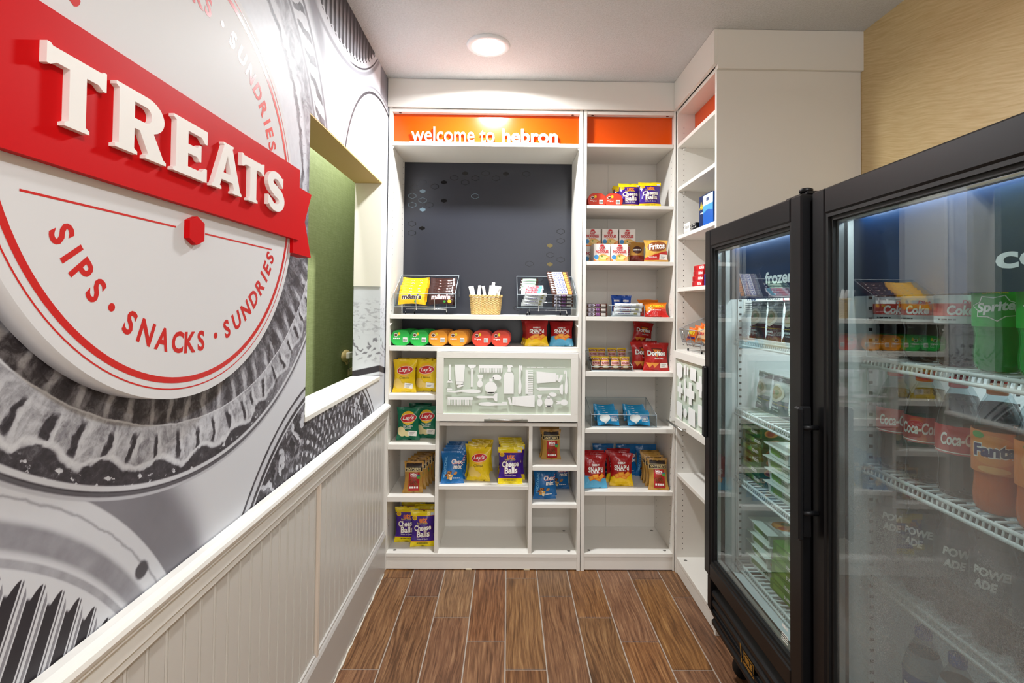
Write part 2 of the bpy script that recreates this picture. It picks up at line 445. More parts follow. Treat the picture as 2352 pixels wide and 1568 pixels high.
    g = xmix(g, ring, 1-sstep(r1, .7165, .7195))
    col = ramp(g, [(0, '#1F1C20'), (.30, '#4B484E'), (.5, '#85848C'), (.75, '#BDBFC7'), (1, '#D6D9DF')])
    X.nt.links.new(col, b.inputs['Base Color'])
    return m
MURAL = mural()

def mat_floor():
    m, b, t, (x, y, z) = new_mat('wood_look_plank_tile', .36)
    oi = X.nt.nodes.new('ShaderNodeObjectInfo'); rnd = X(oi.outputs['Random'])
    w = xnoise(xvec(x*1.0+rnd*40, y*.35, rnd*9), 5, 2)
    gr = xnoise(xvec(x*46+w*4+rnd*50, y*1.7+rnd*17), 2.2, 6, .66)
    fine = xnoise(xvec(x*150+rnd*31, y*5), 1.6, 4, .6)
    kn = xnoise(xvec(x*5+rnd*13, y*1.6+rnd*7), 2.4, 2)
    f = (gr-.5)*1.15+(fine-.5)*.55+.52-sstep(kn, .56, .78)*.20+(rnd-.5)*.08
    col = ramp(f, [(.18, '#3A2516'), (.38, '#5C3C24'), (.52, '#765033'), (.66, '#8D6643'), (.85, '#A9845C')])
    hs = X.nt.nodes.new('ShaderNodeHueSaturation'); X.nt.links.new(col, hs.inputs['Color'])
    hue = .494+X.op('FRACT', rnd*7.13)*.012; X.nt.links.new(hue.k, hs.inputs['Hue'])
    X.nt.links.new((.92+X.op('FRACT', rnd*3.7)*.16).k, hs.inputs['Saturation']); X.nt.links.new((.92+X.op('FRACT', rnd*5.3)*.16).k, hs.inputs['Value'])
    X.nt.links.new(hs.outputs[0], b.inputs['Base Color']); bump_to(b, f, .12, .002)
    return m
def mat_linen(name, c0, c1, c2):
    m, b, t, (x, y, z) = new_mat(name, .6)
    h = xnoise(xvec(y*6, z*120, x*6), 3, 3); v = xnoise(xvec(y*120, z*6, x*120), 3, 3)
    f = h*.5+v*.5
    X.nt.links.new(ramp(f, [(.36, c0), (.5, c1), (.64, c2)]), b.inputs['Base Color']); bump_to(b, f, .25, .001)
    return m
def mat_tan():
    m, b, t, (x, y, z) = new_mat('tan_wallpaper', .45)
    w = xnoise(xvec(y*1, z*1), 3, 2)
    f = xnoise(xvec(y*9+z*3, (z+w*.05)*150-y*40), 1.0, 3, .6)
    X.nt.links.new(ramp(f, [(.3, '#CDAE78'), (.5, '#D7BB87'), (.7, '#E0C796')]), b.inputs['Base Color']); bump_to(b, f, .25, .0015)
    return m
def mat_ceiling():
    m, b, t, (x, y, z) = new_mat('stippled_ceiling_paint', .8)
    f = xnoise(t.outputs['Object'], 140, 4, .65)
    X.nt.links.new(ramp(f, [(.3, '#CFCFCE'), (.6, '#DADBDB')]), b.inputs['Base Color']); bump_to(b, f, .8, .004)
    return m

# ------------------------------------------------------------------ floor of plank tiles
YR = -2.2                                       # the rear is open to the lobby
floor = MB().box(-.75, 1.6, YR, 2.9, -.06, -.003).build('floor', M('grout', '#A5978A', .8)); tag(floor, 'grey grouted floor of wood look plank tiles', kind='structure')
PW, PL, GR = .1524, .6096, .0026
WOOD = mat_floor()
_pm = {}
def plank(x0, x1, y0, y1):
    k = (round(x1-x0, 4), round(y1-y0, 4))
    if k not in _pm: _pm[k] = MB().box(-k[0]/2, k[0]/2, -k[1]/2, k[1]/2, -.010, 0, b=.0012).mesh('plank', [WOOD])
    inst('plank', _pm[k], floor, ((x0+x1)/2, (y0+y1)/2, 0))
for c in range(-5, 10):
    x0 = .0014+c*PW; x1 = x0+PW
    xa, xb = max(x0+GR, XL+.004), min(x1-GR, XR)
    if xb-xa < .02: continue
    y1 = 2.457-((c) % 4)*PW+PL
    while y1 > YR:
        ya, yb = max(y1-PL+GR, YR), min(y1-GR, 2.56)
        if yb-ya > .02: plank(xa, xb, ya, yb)
        y1 -= PL

# ------------------------------------------------------------------ ceiling and walls
tag(MB().box(-1.2, 1.6, YR, 2.9, ZC, ZC+.1).build('ceiling', mat_ceiling()), 'white stippled ceiling', kind='structure')
WY0, WY1, WZ0, WZ1, WT = 1.548, 2.432, .958, 1.913, .13      # pass-through opening
wl = MB()
wl.box(XL-WT, XL, YR, WY0, 0, ZC); wl.box(XL-WT, XL, WY1, 2.9, 0, ZC)
wl.box(XL-WT, XL, WY0, WY1, 0, WZ0); wl.box(XL-WT, XL, WY0, WY1, WZ1, ZC)
tag(wl.build('wall_left', MURAL), 'left wall printed with a black and white mural of glass jars', kind='structure')
tag(MB().box(XR, XR+.1, YR, 2.9, 0, ZC).build('wall_right', mat_tan()), 'tan wallpapered wall behind the refrigerators', kind='structure')
tag(MB().box(XL, XR, 2.86, 2.9, 0, ZC).build('wall_back', WHITE2), 'white wall behind the shelving', kind='structure')
# green papered wall behind the opening; unseen closings around it added against light leaks
GREEN = mat_linen('green_linen_wallpaper', '#858F5C', '#929C6A', '#A1AA7A')
AZ = 2.44
al = MB(); al.box(-1.0, -.97, 1.2, 3.4, .5, AZ); al.box(-.97, XL-WT, 3.37, 3.4, .5, AZ); al.box(XL-WT-.02, XL-WT, 2.9, 3.37, .5, AZ); al.box(-.97, XL-WT, 1.2, 1.23, .5, AZ)
al.box(-.97, XL-WT, 1.23, 3.37, AZ-.03, AZ); al.box(-.97, XL-WT, 1.23, 3.37, .5, .53)
tag(al.build('wall_alcove', GREEN), 'green linen papered wall seen through the opening', kind='structure')
al_l = empty('added_alcove_light', (-.80, 2.3, AZ-.03)); tag(al_l, 'added unseen strip light brightening the green papered alcove', 'light')  # added source, hidden above the opening to brighten the green wall
MB().box(-.025, .025, -.85, .85, -.025, 0, b=.002).build('housing', M('lamp_trim_white', '#EDEDEF', .4), al_l)
ld = bpy.data.lights.new('lamp', 'AREA'); ld.shape = 'RECTANGLE'; ld.size = .04; ld.size_y = 1.6; ld.energy = 9
lo = bpy.data.objects.new('lamp', ld); lo.location = (0, 0, -.028); link(lo, al_l)
win = empty('window_1', (XL, (WY0+WY1)/2, WZ0)); tag(win, 'square pass-through opening in the mural wall', kind='structure')
yc = (WY0+WY1)/2; hw = (WY1-WY0)/2
MB().box(-WT-.004, .004, -hw-.002, hw-.001, 0.0, .017, b=.0015).build('sill', M('sill_white', '#E6E4DC', .35), win)
MB().box(-WT, -.0005, -hw+.001, hw-.001, WZ1-WZ0-.005, WZ1-WZ0-.0005).build('soffit', M('tan_paint', '#C2A468', .6), win)
MB().box(-WT, -.0005, hw-.004, hw-.0005, .45, WZ1-WZ0-.005).build('jamb', M('cream_paint', '#E9E4D8', .6), win)

# ------------------------------------------------------------------ wainscot, rail, baseboard on the left wall
wains = MB().box(XL, XL+.003, YR, D, .15, .75).build('trim_1', WAINS); tag(wains, 'cream beadboard wainscot under the mural', kind='structure')
bprof = [(-.0245, 0), (-.0225, .0045), (.0150, .0045), (.0160, .0025), (.0172, .0025), (.0182, .0052), (.0205, .0062), (.0228, .0052), (.0240, .0025), (.0248, 0)]
bm_ = MB().prism([(a, b) for a, b in bprof][::-1], lambda u, v, n: (v, u, n), .15, .75).mesh('board', [WAINS])
y = 2.50
while y > YR+.05:
    inst('board', bm_, wains, (XL+.003, y, 0)); y -= .0498
MB().box(0, .013, 1.640, 1.655, .15, .745, b=.001).build('batten', M('batten_paint', '#DDCFC0', .4), wains, (XL+.003, 0, 0))
rp = [(0, .735), (.012, .735), (.014, .738), (.014, .752), (.019, .757), (.019, .785), (.026, .792), (.026, .797), (.030, .801), (.033, .809), (.031, .817), (.026, .822), (.016, .825), (0, .825)]
tag(MB().prism(rp, lambda u, v, n: (XL+.003+u, n, v), D-.002, YR, smooth=False).build('trim_2', WHITE2), 'white moulded chair rail running along the left wall', kind='structure')
bp = [(0, 0), (.018, 0), (.018, .170), (.014, .180), (.010, .186), (.010, .192), (0, .196)]
tag(MB().prism(bp, lambda u, v, n: (XL+.003+u, n, v+.001), D-.004, YR).build('baseboard_left', BASEB), 'tall greyish white baseboard along the left wall', kind='structure')
cm = MB(); yy = 1.2; random.seed(3)
pth = []
while yy < D-.03: pth.append((XL+.024+random.uniform(-.002, .002), yy, .001)); yy += .03
cm.tube(pth, .004, 6, r_list=[random.uniform(.002, .0045) for _ in pth])
cm.build('caulk_bead', M('caulk', '#D9D2C6', .7), bpy.data.objects['baseboard_left'])

# ------------------------------------------------------------------ fascia over the shelving
fa = MB().box(XL+.001, .846, D-.016, D, 2.319, ZC-.001, b=.001).build('trim_3', WHITE); tag(fa, 'white fascia board over the back shelving', kind='structure')
fb = MB().box(.830, .846, 2.020, D-.016, 2.319, ZC-.001, b=.001).build('trim_4', WHITE); tag(fb, 'white fascia board over the right hand shelving', kind='structure')
fc = MB().box(.846, XR, 2.020, 2.036, 2.300, ZC-.001, b=.001).build('trim_5', WHITE); tag(fc, 'cream fascia board over the tall end panel', kind='structure')

# ------------------------------------------------------------------ recessed ceiling lamps: the first real, the others added out of view for fill
LAMP_RING = M('lamp_trim_white', '#EDEDEF', .4)
LAMP_GLOW = M('lamp_lens', '#FFFBF4', .5, emit=14)
for i, (lx, ly, lw) in enumerate(LAMPS):
    t = empty('ceiling_light', (lx, ly, ZC))
    tag(t, ['round white recessed ceiling light in front of the shelving', 'added unseen round fill light on the ceiling by the drinks cooler', 'added unseen round fill light on the ceiling by the open rear side'][i], 'light', 'recessed ceiling lights')
    MB().lathe([(.068, -.004), (.074, -.010), (.088, -.008), (.096, -.001), (.096, 0)], 48, caps=False).build('trim_ring', LAMP_RING, t)
    MB().lathe([(.0001, -.006), (.040, -.0058), (.068, -.004)], 48, caps=False).build('lens', LAMP_GLOW, t)
    ld = bpy.data.lights.new('lamp', 'AREA'); ld.shape = 'DISK'; ld.size = .13; ld.energy = lw; ld.color = (.965, .985, 1); ld.spread = math.radians(165)
    lo = bpy.data.objects.new('lamp', ld); lo.location = (0, 0, -.013); link(lo, t)

# ------------------------------------------------------------------ outlet with a plug seen through the opening
t = empty('wall_outlet', (-.9665, 2.83, 1.055), (0, PI/2, 0)); tag(t, 'ivory wall outlet with a plug on the green wall', 'outlet')
IV = M('ivory_plastic', '#E3C98A', .4)
# placed on the green wall where the sight line through the opening meets it
d_ = _F+(793-CX)/F_PX*_R-(817-CY)/F_PX*_U; k_ = -.969/d_.x; t.location = (-.969, d_.y*k_, CAM_H+d_.z*k_)
t.scale = (1, 2.1, 1)
MB().lathe([(.036, 0), (.036, .004), (.031, .012), (.012, .016), (.0001, .016)], 28).build('cover', IV, t)
MB().box(-.022, .014, -.016, .018, .014, .034, b=.003).build('plug', M('plug_white', '#F4EFE0', .4), t)
MB().box(.03, .052, -.022, .010, 0, .01, b=.002).build('clip', IV, t, rot=(0, 0, .5))
MB().tube([(.014, 0, .02), (.05, .004, .02), (.075, .018, .008), (.095, .034, .006)], .002, 6).build('cord', M('cord_grey', '#8C8A78', .5), t)
MB().box(.085, .125, .022, .062, .002, .005).build('tag_card', M('tag_paper', '#E8D9A8', .7), t)
# ------------------------------------------------------------------ round sign on the mural wall
RED = M('sign_red', '#CC0008', .5, spec=.15); REDINK = M('sign_red_ink', '#CF221E', .3); SIGNW = M('sign_white', '#DCDDE0', .5, spec=.12)
LETW = M('letter_white', '#F6F5F3', .35)
SX = -.575                                          # front face of the disc
sign = empty('treats_sign', (XL, .923, 1.566)); tag(sign, 'round white wall sign with a red banner reading TREATS', 'sign')
def wallfn(n0): return lambda u, v, n: (n0+n, u, v)      # u along +Y, v up, n out of the wall
R0 = .414
circ = [(R0*math.cos(2*PI*i/128), R0*math.sin(2*PI*i/128)) for i in range(128)]
disc = MB().prism(circ, wallfn(.010), 0, .035, smooth=True).build('disc', [SIGNW], sign)
MB().prism([(.30*a/R0, .30*b/R0) for a, b in circ[::4]], wallfn(0), 0, .010).build('standoff', BLACK, sign)
DF = .0451
fdisc = lambda u, v, L: (DF+L, u, v)
def flatpart(name, fill, parent, fn=fdisc):
    p = Print(fn, .0002, .0001, 0); fill(p); return p.build(name, parent)
flatpart('thick_ring', lambda p: p.ring(0, 0, .3775, .3875, REDINK, 128), disc)
flatpart('thin_ring', lambda p: p.ring(0, 0, .3965, .3988, REDINK, 128), disc)
flatpart('rule', lambda p: p.rect(-.332, -.055, -.1165, -.1135, REDINK), disc)
flatpart('rule', lambda p: p.rect(.028, .294, -.1165, -.1135, REDINK), disc)
words = [('SIPS', (-150, -144.8, -139.8, -133.6)), ('SNACKS', (-119.2, -112.2, -104.8, -97.8, -91.6, -85.9)), ('SUNDRIES', (-70, -62.8, -55.2, -47.6, -40.6, -35.2, -30.6, -25.2))]
for side in (-1, 1):
    for w, angs in words:
        for ch, a in zip(w, angs):
            t = math.radians(abs(a))*side
            rot = t+PI/2 if side < 0 else t-PI/2
            hh = .038; v_, f_, bb = text2d(ch, .034); ww = min(.034, hh*(bb[1]-bb[0])/(bb[3]-bb[2])*.92)
            flatpart('printed_letter', lambda p: p.text(ch, .317*math.cos(t), .317*math.sin(t), ww, hh, REDINK, .034, rot=rot), disc)
    for a in (-127, -77.4):
        t = math.radians(abs(a))*side
        flatpart('printed_dot', lambda p: p.ell(.317*math.cos(t), .317*math.sin(t), .0062, .0062, REDINK), disc)
hexp = [(.043*s*.5+-.012, -.115+h) for s, h in ((0, -.026), (1, -.016), (1, .016), (0, .026), (-1, .016), (-1, -.016))]
MB().prism(hexp, wallfn(.0453), 0, .010).build('hexagon', RED, sign)
bl, bt, bb_ = .393, .1125, -.076                      # banner half length, top, bottom
MB().prism([(-.419, bb_), (.419, bb_), (.419, bt), (-.419, bt)], wallfn(.0455), 0, .0125).build('banner', RED, sign)
for s in (-1, 1):                                       # folded tails behind the banner
    tl = [(.394*s, -.112), (.513*s, -.114), (.466*s, -.019), (.510*s, .066), (.394*s, .068)]
    MB().prism(tl if s > 0 else tl[::-1], wallfn(.0453), -.030, .0085).build('banner_tail', RED, sign)
def arc(cx, cy, rx, ry, a0, a1, n=14): return [(cx+rx*math.cos(math.radians(a0+(a1-a0)*i/n)), cy+ry*math.sin(math.radians(a0+(a1-a0)*i/n))) for i in range(n+1)]
GT = [[(.27,0),(.65,0),(.65,.05),(.59,.085),(.59,.80),(.78,.80),(.865,.74),(.92,.74),(.92,1.03),(.87,1.03),(.84,1.0),(.08,1.0),(.05,1.03),(0,1.03),(0,.74),(.055,.74),(.14,.80),(.33,.80),(.33,.085),(.27,.05)]]
GE = [[(0,0),(.80,0),(.80,.26),(.74,.26),(.66,.17),(.33,.17),(.33,.42),(.55,.42),(.60,.35),(.65,.35),(.65,.66),(.60,.66),(.55,.59),(.33,.59),(.33,.83),(.66,.83),(.74,.74),(.80,.74),(.80,1),(0,1),(0,.95),(.06,.915),(.06,.085),(0,.05)]]
GR_ = [[(0,0),(.39,0),(.39,.05),(.33,.085),(.33,.41),(.43,.41),(.60,.085),(.55,.05),(.55,0),(.97,0),(.97,.05),(.91,.085),(.70,.45)]+arc(.56,.715,.36,.285,-62,90)+[(0,1),(0,.95),(.06,.915),(.06,.085),(0,.05)],
       [(.33,.83)]+arc(.54,.70,.12,.13,90,-90)+[(.33,.57)]]
GA = [[(0,0),(.30,0),(.30,.05),(.25,.08),(.30,.215),(.68,.215),(.73,.08),(.68,.05),(.68,0),(1,0),(1,.05),(.95,.085),(.65,.94),(.68,.96),(.68,1),(.34,1),(.34,.96),(.37,.94),(.05,.085),(0,.05)], [(.36,.37),(.49,.75),(.62,.37)]]
sp = arc(.37,.735,.245,.20,28,268,18)+arc(.37,.275,.265,.215,88,-152,18)
L_, R_ = [], []
for i, p in enumerate(sp):
    a = Vector(sp[max(0, i-1)]); b_ = Vector(sp[min(len(sp)-1, i+1)]); d = (b_-a).normalized(); n = Vector((-d.y, d.x))
    h = .092+.05*math.exp(-((i-len(sp)/2)/9)**2)
    L_.append(tuple(Vector(p)+n*h)); R_.append(tuple(Vector(p)-n*h))
sd = Vector(sp[0]); se = Vector(sp[-1])
GS = [L_+[(se.x-.10, se.y-.10), (se.x-.10, se.y+.17)]+R_[::-1]+[(sd.x+.10, sd.y+.12), (sd.x+.10, sd.y-.16)]]
for nm, G, y0, y1 in (('T', GT, .597, .686), ('R', GR_, .703, .807), ('E', GE, .824, .916), ('A', GA, .932, 1.035), ('T', GT, 1.035, 1.129), ('S', GS, 1.147, 1.232)):
    v, f = curve_solid(G, .009, .0)
    xs = [p[0] for p in v]; ys = [p[1] for p in v]; x0, x1, z0, z1 = min(xs), max(xs), min(ys), max(ys)
    H = .093
    vv = [(.0580+.0046+p[2], (y0-.923)+(p[0]-x0)/(x1-x0)*(y1-y0), -.027+(p[1]-z0)/(z1-z0)*H) for p in v]
    MB().add(vv, f).build('letter', LETW, sign)

# ------------------------------------------------------------------ shelving
YB = 2.838                      # inside face of the back panels
ORANGE = M('orange_panel', '#DE4F08', .18); 
BLKPAN = M('black_panel', '#2C2E36', .26)
FROST = mat_glass('door_glass', '#FDFEFD', 1.35)
SAGE = M('sage_backing', '#DCE4D6', .5)
ICON = M('icon_white', '#FBFBF9', .4)
HEX1 = M('hex_gloss', '#101114', .10); HEX2 = M('hex_blue', '#6E8796', .2); HEX3 = M('hex_gold', '#5E5128', .25)

def unit(name, label, cat='shelving unit'):
    t = empty(name, (0, 0, 0)); return tag(t, label, cat, 'built-in white shelving units')
B_ = .0008
def bx(name, par, x0, x1, y0, y1, z0, z1, mat=None, b=B_, label=None):
    o = MB().box(x0, x1, y0, y1, z0, z1, b=b).build(name, mat or WHITE, par)
    if label: o['label'] = label
    return o
def dots(name, par, pts, fn, r=.0022):
    mb = MB()
    for a, b in pts: mb.prism([(a+r*math.cos(i*PI/4), b+r*math.sin(i*PI/4)) for i in range(8)], fn, -.0003, .0006)
    return tag(mb.build(name, DARK, par), kind='stuff')
def screwcap(par, x, y, z, r=.0085): MB().lathe([(r, 0), (r*.8, .0008), (.0001, .0008)], 14, o=(x, y, z)).build('screw_cap', M('cap_grey', '#6E6B66', .4), par)

# --- wide unit
ua = unit('wide_shelving', 'wide white shelving unit with a black back and a glass flap door')
AX0, AX1 = -.614, .371
bx('side_panel', ua, AX0, AX0+.017, D, YB+.018, 0, 2.45); bx('side_panel', ua, AX1-.017, AX1, D, YB+.018, 0, 2.45)
ai0, ai1 = AX0+.017, AX1-.017
bx('top_panel', ua, ai0, ai1, D+.002, YB, 2.300, 2.318); bx('back_panel', ua, ai0, ai1, YB, YB+.008, .05, 1.10); bx('back_panel', ua, ai0, ai1, YB, YB+.008, 2.13, 2.31)
bpan = bx('black_panel', ua, ai0, ai1, YB-.004, YB+.006, 1.10, 2.13, BLKPAN, label='glossy black back panel with hexagon outlines')
bx('sign_panel', ua, ai0+.001, ai1-.001, 2.560, 2.570, 2.149, 2.299, ORANGE, label='orange header panel')
def shelf(par, x0, x1, z, y0=None, th=.019, y1=None): return bx('shelf', par, x0+.0005, x1-.0005, y0 or D+.003, y1 or YB-.005, z-th, z)
shelf(ua, ai0, ai1, 2.148); shelf(ua, ai0, ai1, 1.272, th=.022); shelf(ua, ai0, ai1, 1.113, th=.024)
DL0, DL1, DR0, DR1 = -.359, -.341, .110, .128
bx('divider', ua, DL0, DL1, D+.004, YB-.001, .082, 1.089); bx('divider', ua, DR0, DR1, D+.004, YB-.001, .082, .715)
for z in (.870, .621, .361): shelf(ua, ai0, DL0, z, th=.026)
shelf(ua, DL1, DR0, .417); shelf(ua, DR1, ai1, .517, th=.022); shelf(ua, DR1, ai1, .328, th=.021)
bx('shelf', ua, DL1+.0005, ai1-.0005, D+.004, YB-.001, .715, .733)
bx('shelf', ua, ai0, ai1, D+.001, YB-.001, .064, .082); bx('plinth', ua, ai0, ai1, D+.004, D+.020, .004, .062)
bx('foot', ua, -.20, -.17, D+.002, D+.03, 0, .006, M('foot_cream', '#D8C8A8', .6)); bx('foot', ua, .09, .12, D+.002, D+.03, 0, .006, M('foot_cream'))
for x in (ai0+.035, ai1-.035): screwcap(ua, x, D+.035, .082); screwcap(ua, x, D+.26, .082)
for x in (ai0+.035, ai1-.035): MB().lathe([(.0001, -.0008), (.007, -.0008), (.007, 0)], 14, o=(x, D+.016, 2.300), caps=False).build('screw_cap', M('cap_brown', '#5A3A2A', .5), ua)
dots('pin_holes', ua, [(D+.04, .2+.032*i) for i in range(62)], lambda u, v, n: (ai0+n, u, v), .0018)
dots('pin_holes', ua, [(D+.27, .2+.032*i) for i in range(62)], lambda u, v, n: (ai0+n, u, v), .0018)
for z in (1.25, 2.13):                                # white shelf brackets
    for x, s in ((ai0, 1), (ai1, -1)):
        MB().prism([(0, 0), (.012, 0), (0, -.014)] if s > 0 else [(0, -.014), (-.012, 0), (0, 0)], lambda u, v, n: (x+u, D+.01+n, z-.001+v-(.021 if z < 2 else .001)), 0, .012).build('bracket', WHITE2, ua)
# hexagon pattern on the black panel
def hexo(px, py, mat, solid, w=.0225, h=.0165):
    x, z = gx(px, py, YB); hp = Print(lambda u, v, L: (u, YB-.0042-L, v), .0002, 0, 0)
    k = [(0, 1), (1, .42), (1, -.42), (0, -1), (-1, -.42), (-1, .42)][::-1]
    if solid: hp.poly([(x+a*w*.72, z+b*h*.72) for a, b in k], mat)
    else:
        v = [(x+a*w, z+b*h) for a, b in k]+[(x+a*w*.90, z+b*h*.88) for a, b in k]
        hp.raw(v, [(i, (i+1) % 6, 6+(i+1) % 6, 6+i) for i in range(6)], mat)
    hp.build('hexagon_print', bpan)
for zx, zy, s, k in ((290,675,0,HEX1),(245,705,0,HEX1),(363,702,0,HEX1),(290,730,1,HEX2),(228,758,0,HEX2),(290,785,0,HEX2),(228,812,0,HEX2),(290,840,1,HEX2),(418,677,1,HEX1),(480,650,0,HEX1),(545,623,1,HEX1),(545,677,0,HEX1),(607,652,0,HEX1),(668,623,0,HEX1),(730,653,0,HEX1),(790,626,1,HEX1),(912,626,0,HEX1),(418,787,1,HEX1),(605,760,0,HEX2),(287,952,1,HEX1),(226,980,0,HEX1),(226,925,0,HEX1),(330,812,0,HEX1),
                    (1118,972,0,HEX1),(1118,1028,0,HEX1),(1053,1056,1,HEX3),(1055,1112,0,HEX1),(1118,1140,0,HEX1),(1053,1168,1,HEX3),(930,1165,0,HEX1),(1055,1222,0,HEX1),(990,1258,0,HEX1),(860,1430,0,HEX1)):
    hexo(860+zx*.3826, 160+zy*.3826, k, s)
# glass flap door with white toiletry icons
def zmap(zx, zy):                                      # picture-space of the icon drawing -> door plane
    px = 860+zx*.24236; py = 580+zy*.24236
    return -.356+(px-1003)*.709/324, 1.088-(py-808)*.345/158
def flap(par, x0, x1, z0, z1, y, handle_w, tf=None):
    d = empty('door', (0, 0, 0), parent=par)
    f = .036
    for a in ((x0, x1, z1-f+.006, z1), (x0, x1, z0, z0+f), (x0, x0+f, z0+f, z1-f+.006), (x1-f, x1, z0+f, z1-f+.006)):
        bx('door_frame', d, a[0], a[1], y, y+.018, a[2], a[3])
    MB().box(x0+f-.004, x1-f+.004, y+.006, y+.010, z0+f-.004, z1-f+.010).build('glass', FROST, d)
    MB().box(x0+f-.004, x1-f+.004, y+.0115, y+.0125, z0+f-.004, z1-f+.010).build('backing', SAGE, d)
    xm = (x0+x1)/2-.005; zh = z0+.012
    hd = MB(); hd.tube([(xm-handle_w/2, y-.026, zh), (xm+handle_w/2, y-.026, zh)], .0055, 12)
    for s in (-1, 1): hd.tube([(xm+s*handle_w*.38, y-.026, zh), (xm+s*handle_w*.38, y+.002, zh)], .004, 8)
    hd.build('handle', STEEL, d)
    return d
DY = D-.016
door = flap(ua, -.356, .353, .743, 1.088, DY, .215)
icy = DY+.0045
ifn = lambda u, v, n: (u, icy-n, v)
def icon(name, *polys):
    mb = MB()
    for pl in polys:
        q = [zmap(*p) for p in pl]
        area = sum(q[i][0]*q[(i+1) % len(q)][1]-q[(i+1) % len(q)][0]*q[i][1] for i in range(len(q)))
        mb.prism(q if area > 0 else q[::-1], ifn, 0, .0012)
    mb.build(name, ICON, door)
def rc(x0, y0, x1, y1): return [(x0, y0), (x1, y0), (x1, y1), (x0, y1)]
def el(cx, cy, rx, ry, n=22, a=0):
    a = math.radians(a); return [(cx+rx*math.cos(t)*math.cos(a)-ry*math.sin(t)*math.sin(a), cy+rx*math.cos(t)*math.sin(a)+ry*math.sin(t)*math.cos(a)) for t in [2*PI*i/n for i in range(n)]]
def rp_(pts, cx, cy, deg):
    a = math.radians(deg); return [(cx+(x-cx)*math.cos(a)-(y-cy)*math.sin(a), cy+(x-cx)*math.sin(a)+(y-cy)*math.cos(a)) for x, y in pts]
icon('razor_icon', rc(708,1062,724,1215), [(702,1210),(730,1210),(748,1232),(684,1232)])
icon('tube_icon', [(760,1062),(858,1062),(846,1222),(772,1222)], rc(776,1226,842,1250), rp_(rc(784,1250,846,1272),815,1261,-22))
icon('razor_icon', rc(914,1095,932,1270), [(886,1062),(960,1062),(960,1078),(935,1098),(911,1098),(886,1078)])
icon('comb_icon', rc(990,1062,1212,1092), *[rc(992+k*14.6,1092,1001+k*14.6,1134) for k in range(15)])
icon('brush_icon', [(976,1156),(1030,1156),(1022,1190),(984,1190)], rc(990,1192,1016,1206), el(1000,1240,27,34))
icon('perfume_icon', el(1104,1276,58,56), rc(1070,1318,1138,1334), rc(1088,1190,1120,1222), rc(1112,1178,1132,1192), el(1160,1178,42,27,a=12))
icon('pump_bottle_icon', [(1226,1160),(1244,1130),(1302,1130),(1320,1160),(1320,1332),(1226,1332)], rc(1258,1098,1290,1126), [(1254,1062),(1300,1062),(1316,1084),(1296,1078),(1284,1098),(1264,1098)])
icon('toothbrush_icon', [(1366,1068),(1378,1060),(1386,1110),(1384,1180),(1394,1260),(1388,1325),(1376,1334),(1364,1325),(1362,1260),(1370,1180)], rc(1382,1066,1398,1110))
icon('comb_icon', rc(1430,1106,1454,1332), *[rc(1454,1108+k*17,1500,1117+k*17) for k in range(14)])
icon('tube_icon', [(1532,1118),(1720,1136),(1716,1216),(1536,1232)], rc(1722,1148,1742,1204), rp_(rc(1748,1148,1772,1220),1760,1184,24))
icon('toothbrush_icon', [(1806,1120),(1818,1108),(1822,1180),(1828,1250),(1826,1320),(1814,1336),(1802,1320),(1802,1250),(1810,1180)], rc(1796,1108,1810,1140))
icon('toothbrush_icon', [(688,1306),(760,1310),(830,1298),(930,1292),(1000,1302),(1012,1312),(1000,1324),(930,1332),(830,1318),(760,1326),(690,1320)], rc(690,1286,740,1304))
icon('razor_icon', [(1530,1282),(1560,1270),(1752,1272),(1752,1294),(1560,1300)], [(1752,1262),(1768,1240),(1784,1240),(1784,1334),(1768,1334),(1752,1306)])
icon('razor_icon', [(956,1366),(990,1354),(1130,1356),(1130,1374),(990,1378)], [(1130,1348),(1148,1330),(1166,1330),(1166,1404),(1148,1404),(1130,1384)])
icon('comb_icon', rc(696,1368,934,1392), *[rc(698+k*14.8,1392,706+k*14.8,1444) for k in range(16)])
icon('toothbrush_icon', [(988,1430),(1010,1416),(1080,1412),(1180,1424),(1260,1426),(1262,1440),(1180,1442),(1080,1448),(1010,1444)], rc(1210,1410,1258,1426))
icon('tube_icon', [(1332,1362),(1518,1342),(1518,1456),(1334,1440)], rc(1306,1360,1330,1438), rp_(rc(1274,1366,1296,1438),1285,1402,-18))
icon('brush_icon', [(1544,1340),(1588,1340),(1580,1366),(1552,1366)], rc(1554,1368,1578,1380), el(1566,1412,27,36))
icon('perfume_icon', el(1652,1408,42,42), rc(1620,1440,1680,1454), rc(1638,1350,1664,1372), el(1690,1336,36,20,a=8))
icon('brush_icon', [(1716,1396),(1760,1400),(1760,1424),(1716,1428),(1736,1412)], el(1796,1410,36,28))
wt = Print(lambda u, v, L: (u, icy-L, v), .0003, .0001, 0)
x_, z_ = zmap(1525, 1080); x2_, z2_ = zmap(1720, 1078)
wt.bars(x_, z_, .088, .0075, ICON); wt.text('personal items', x2_, z2_, .088, .0085, ICON, .02); wt.build('printed_words', door)

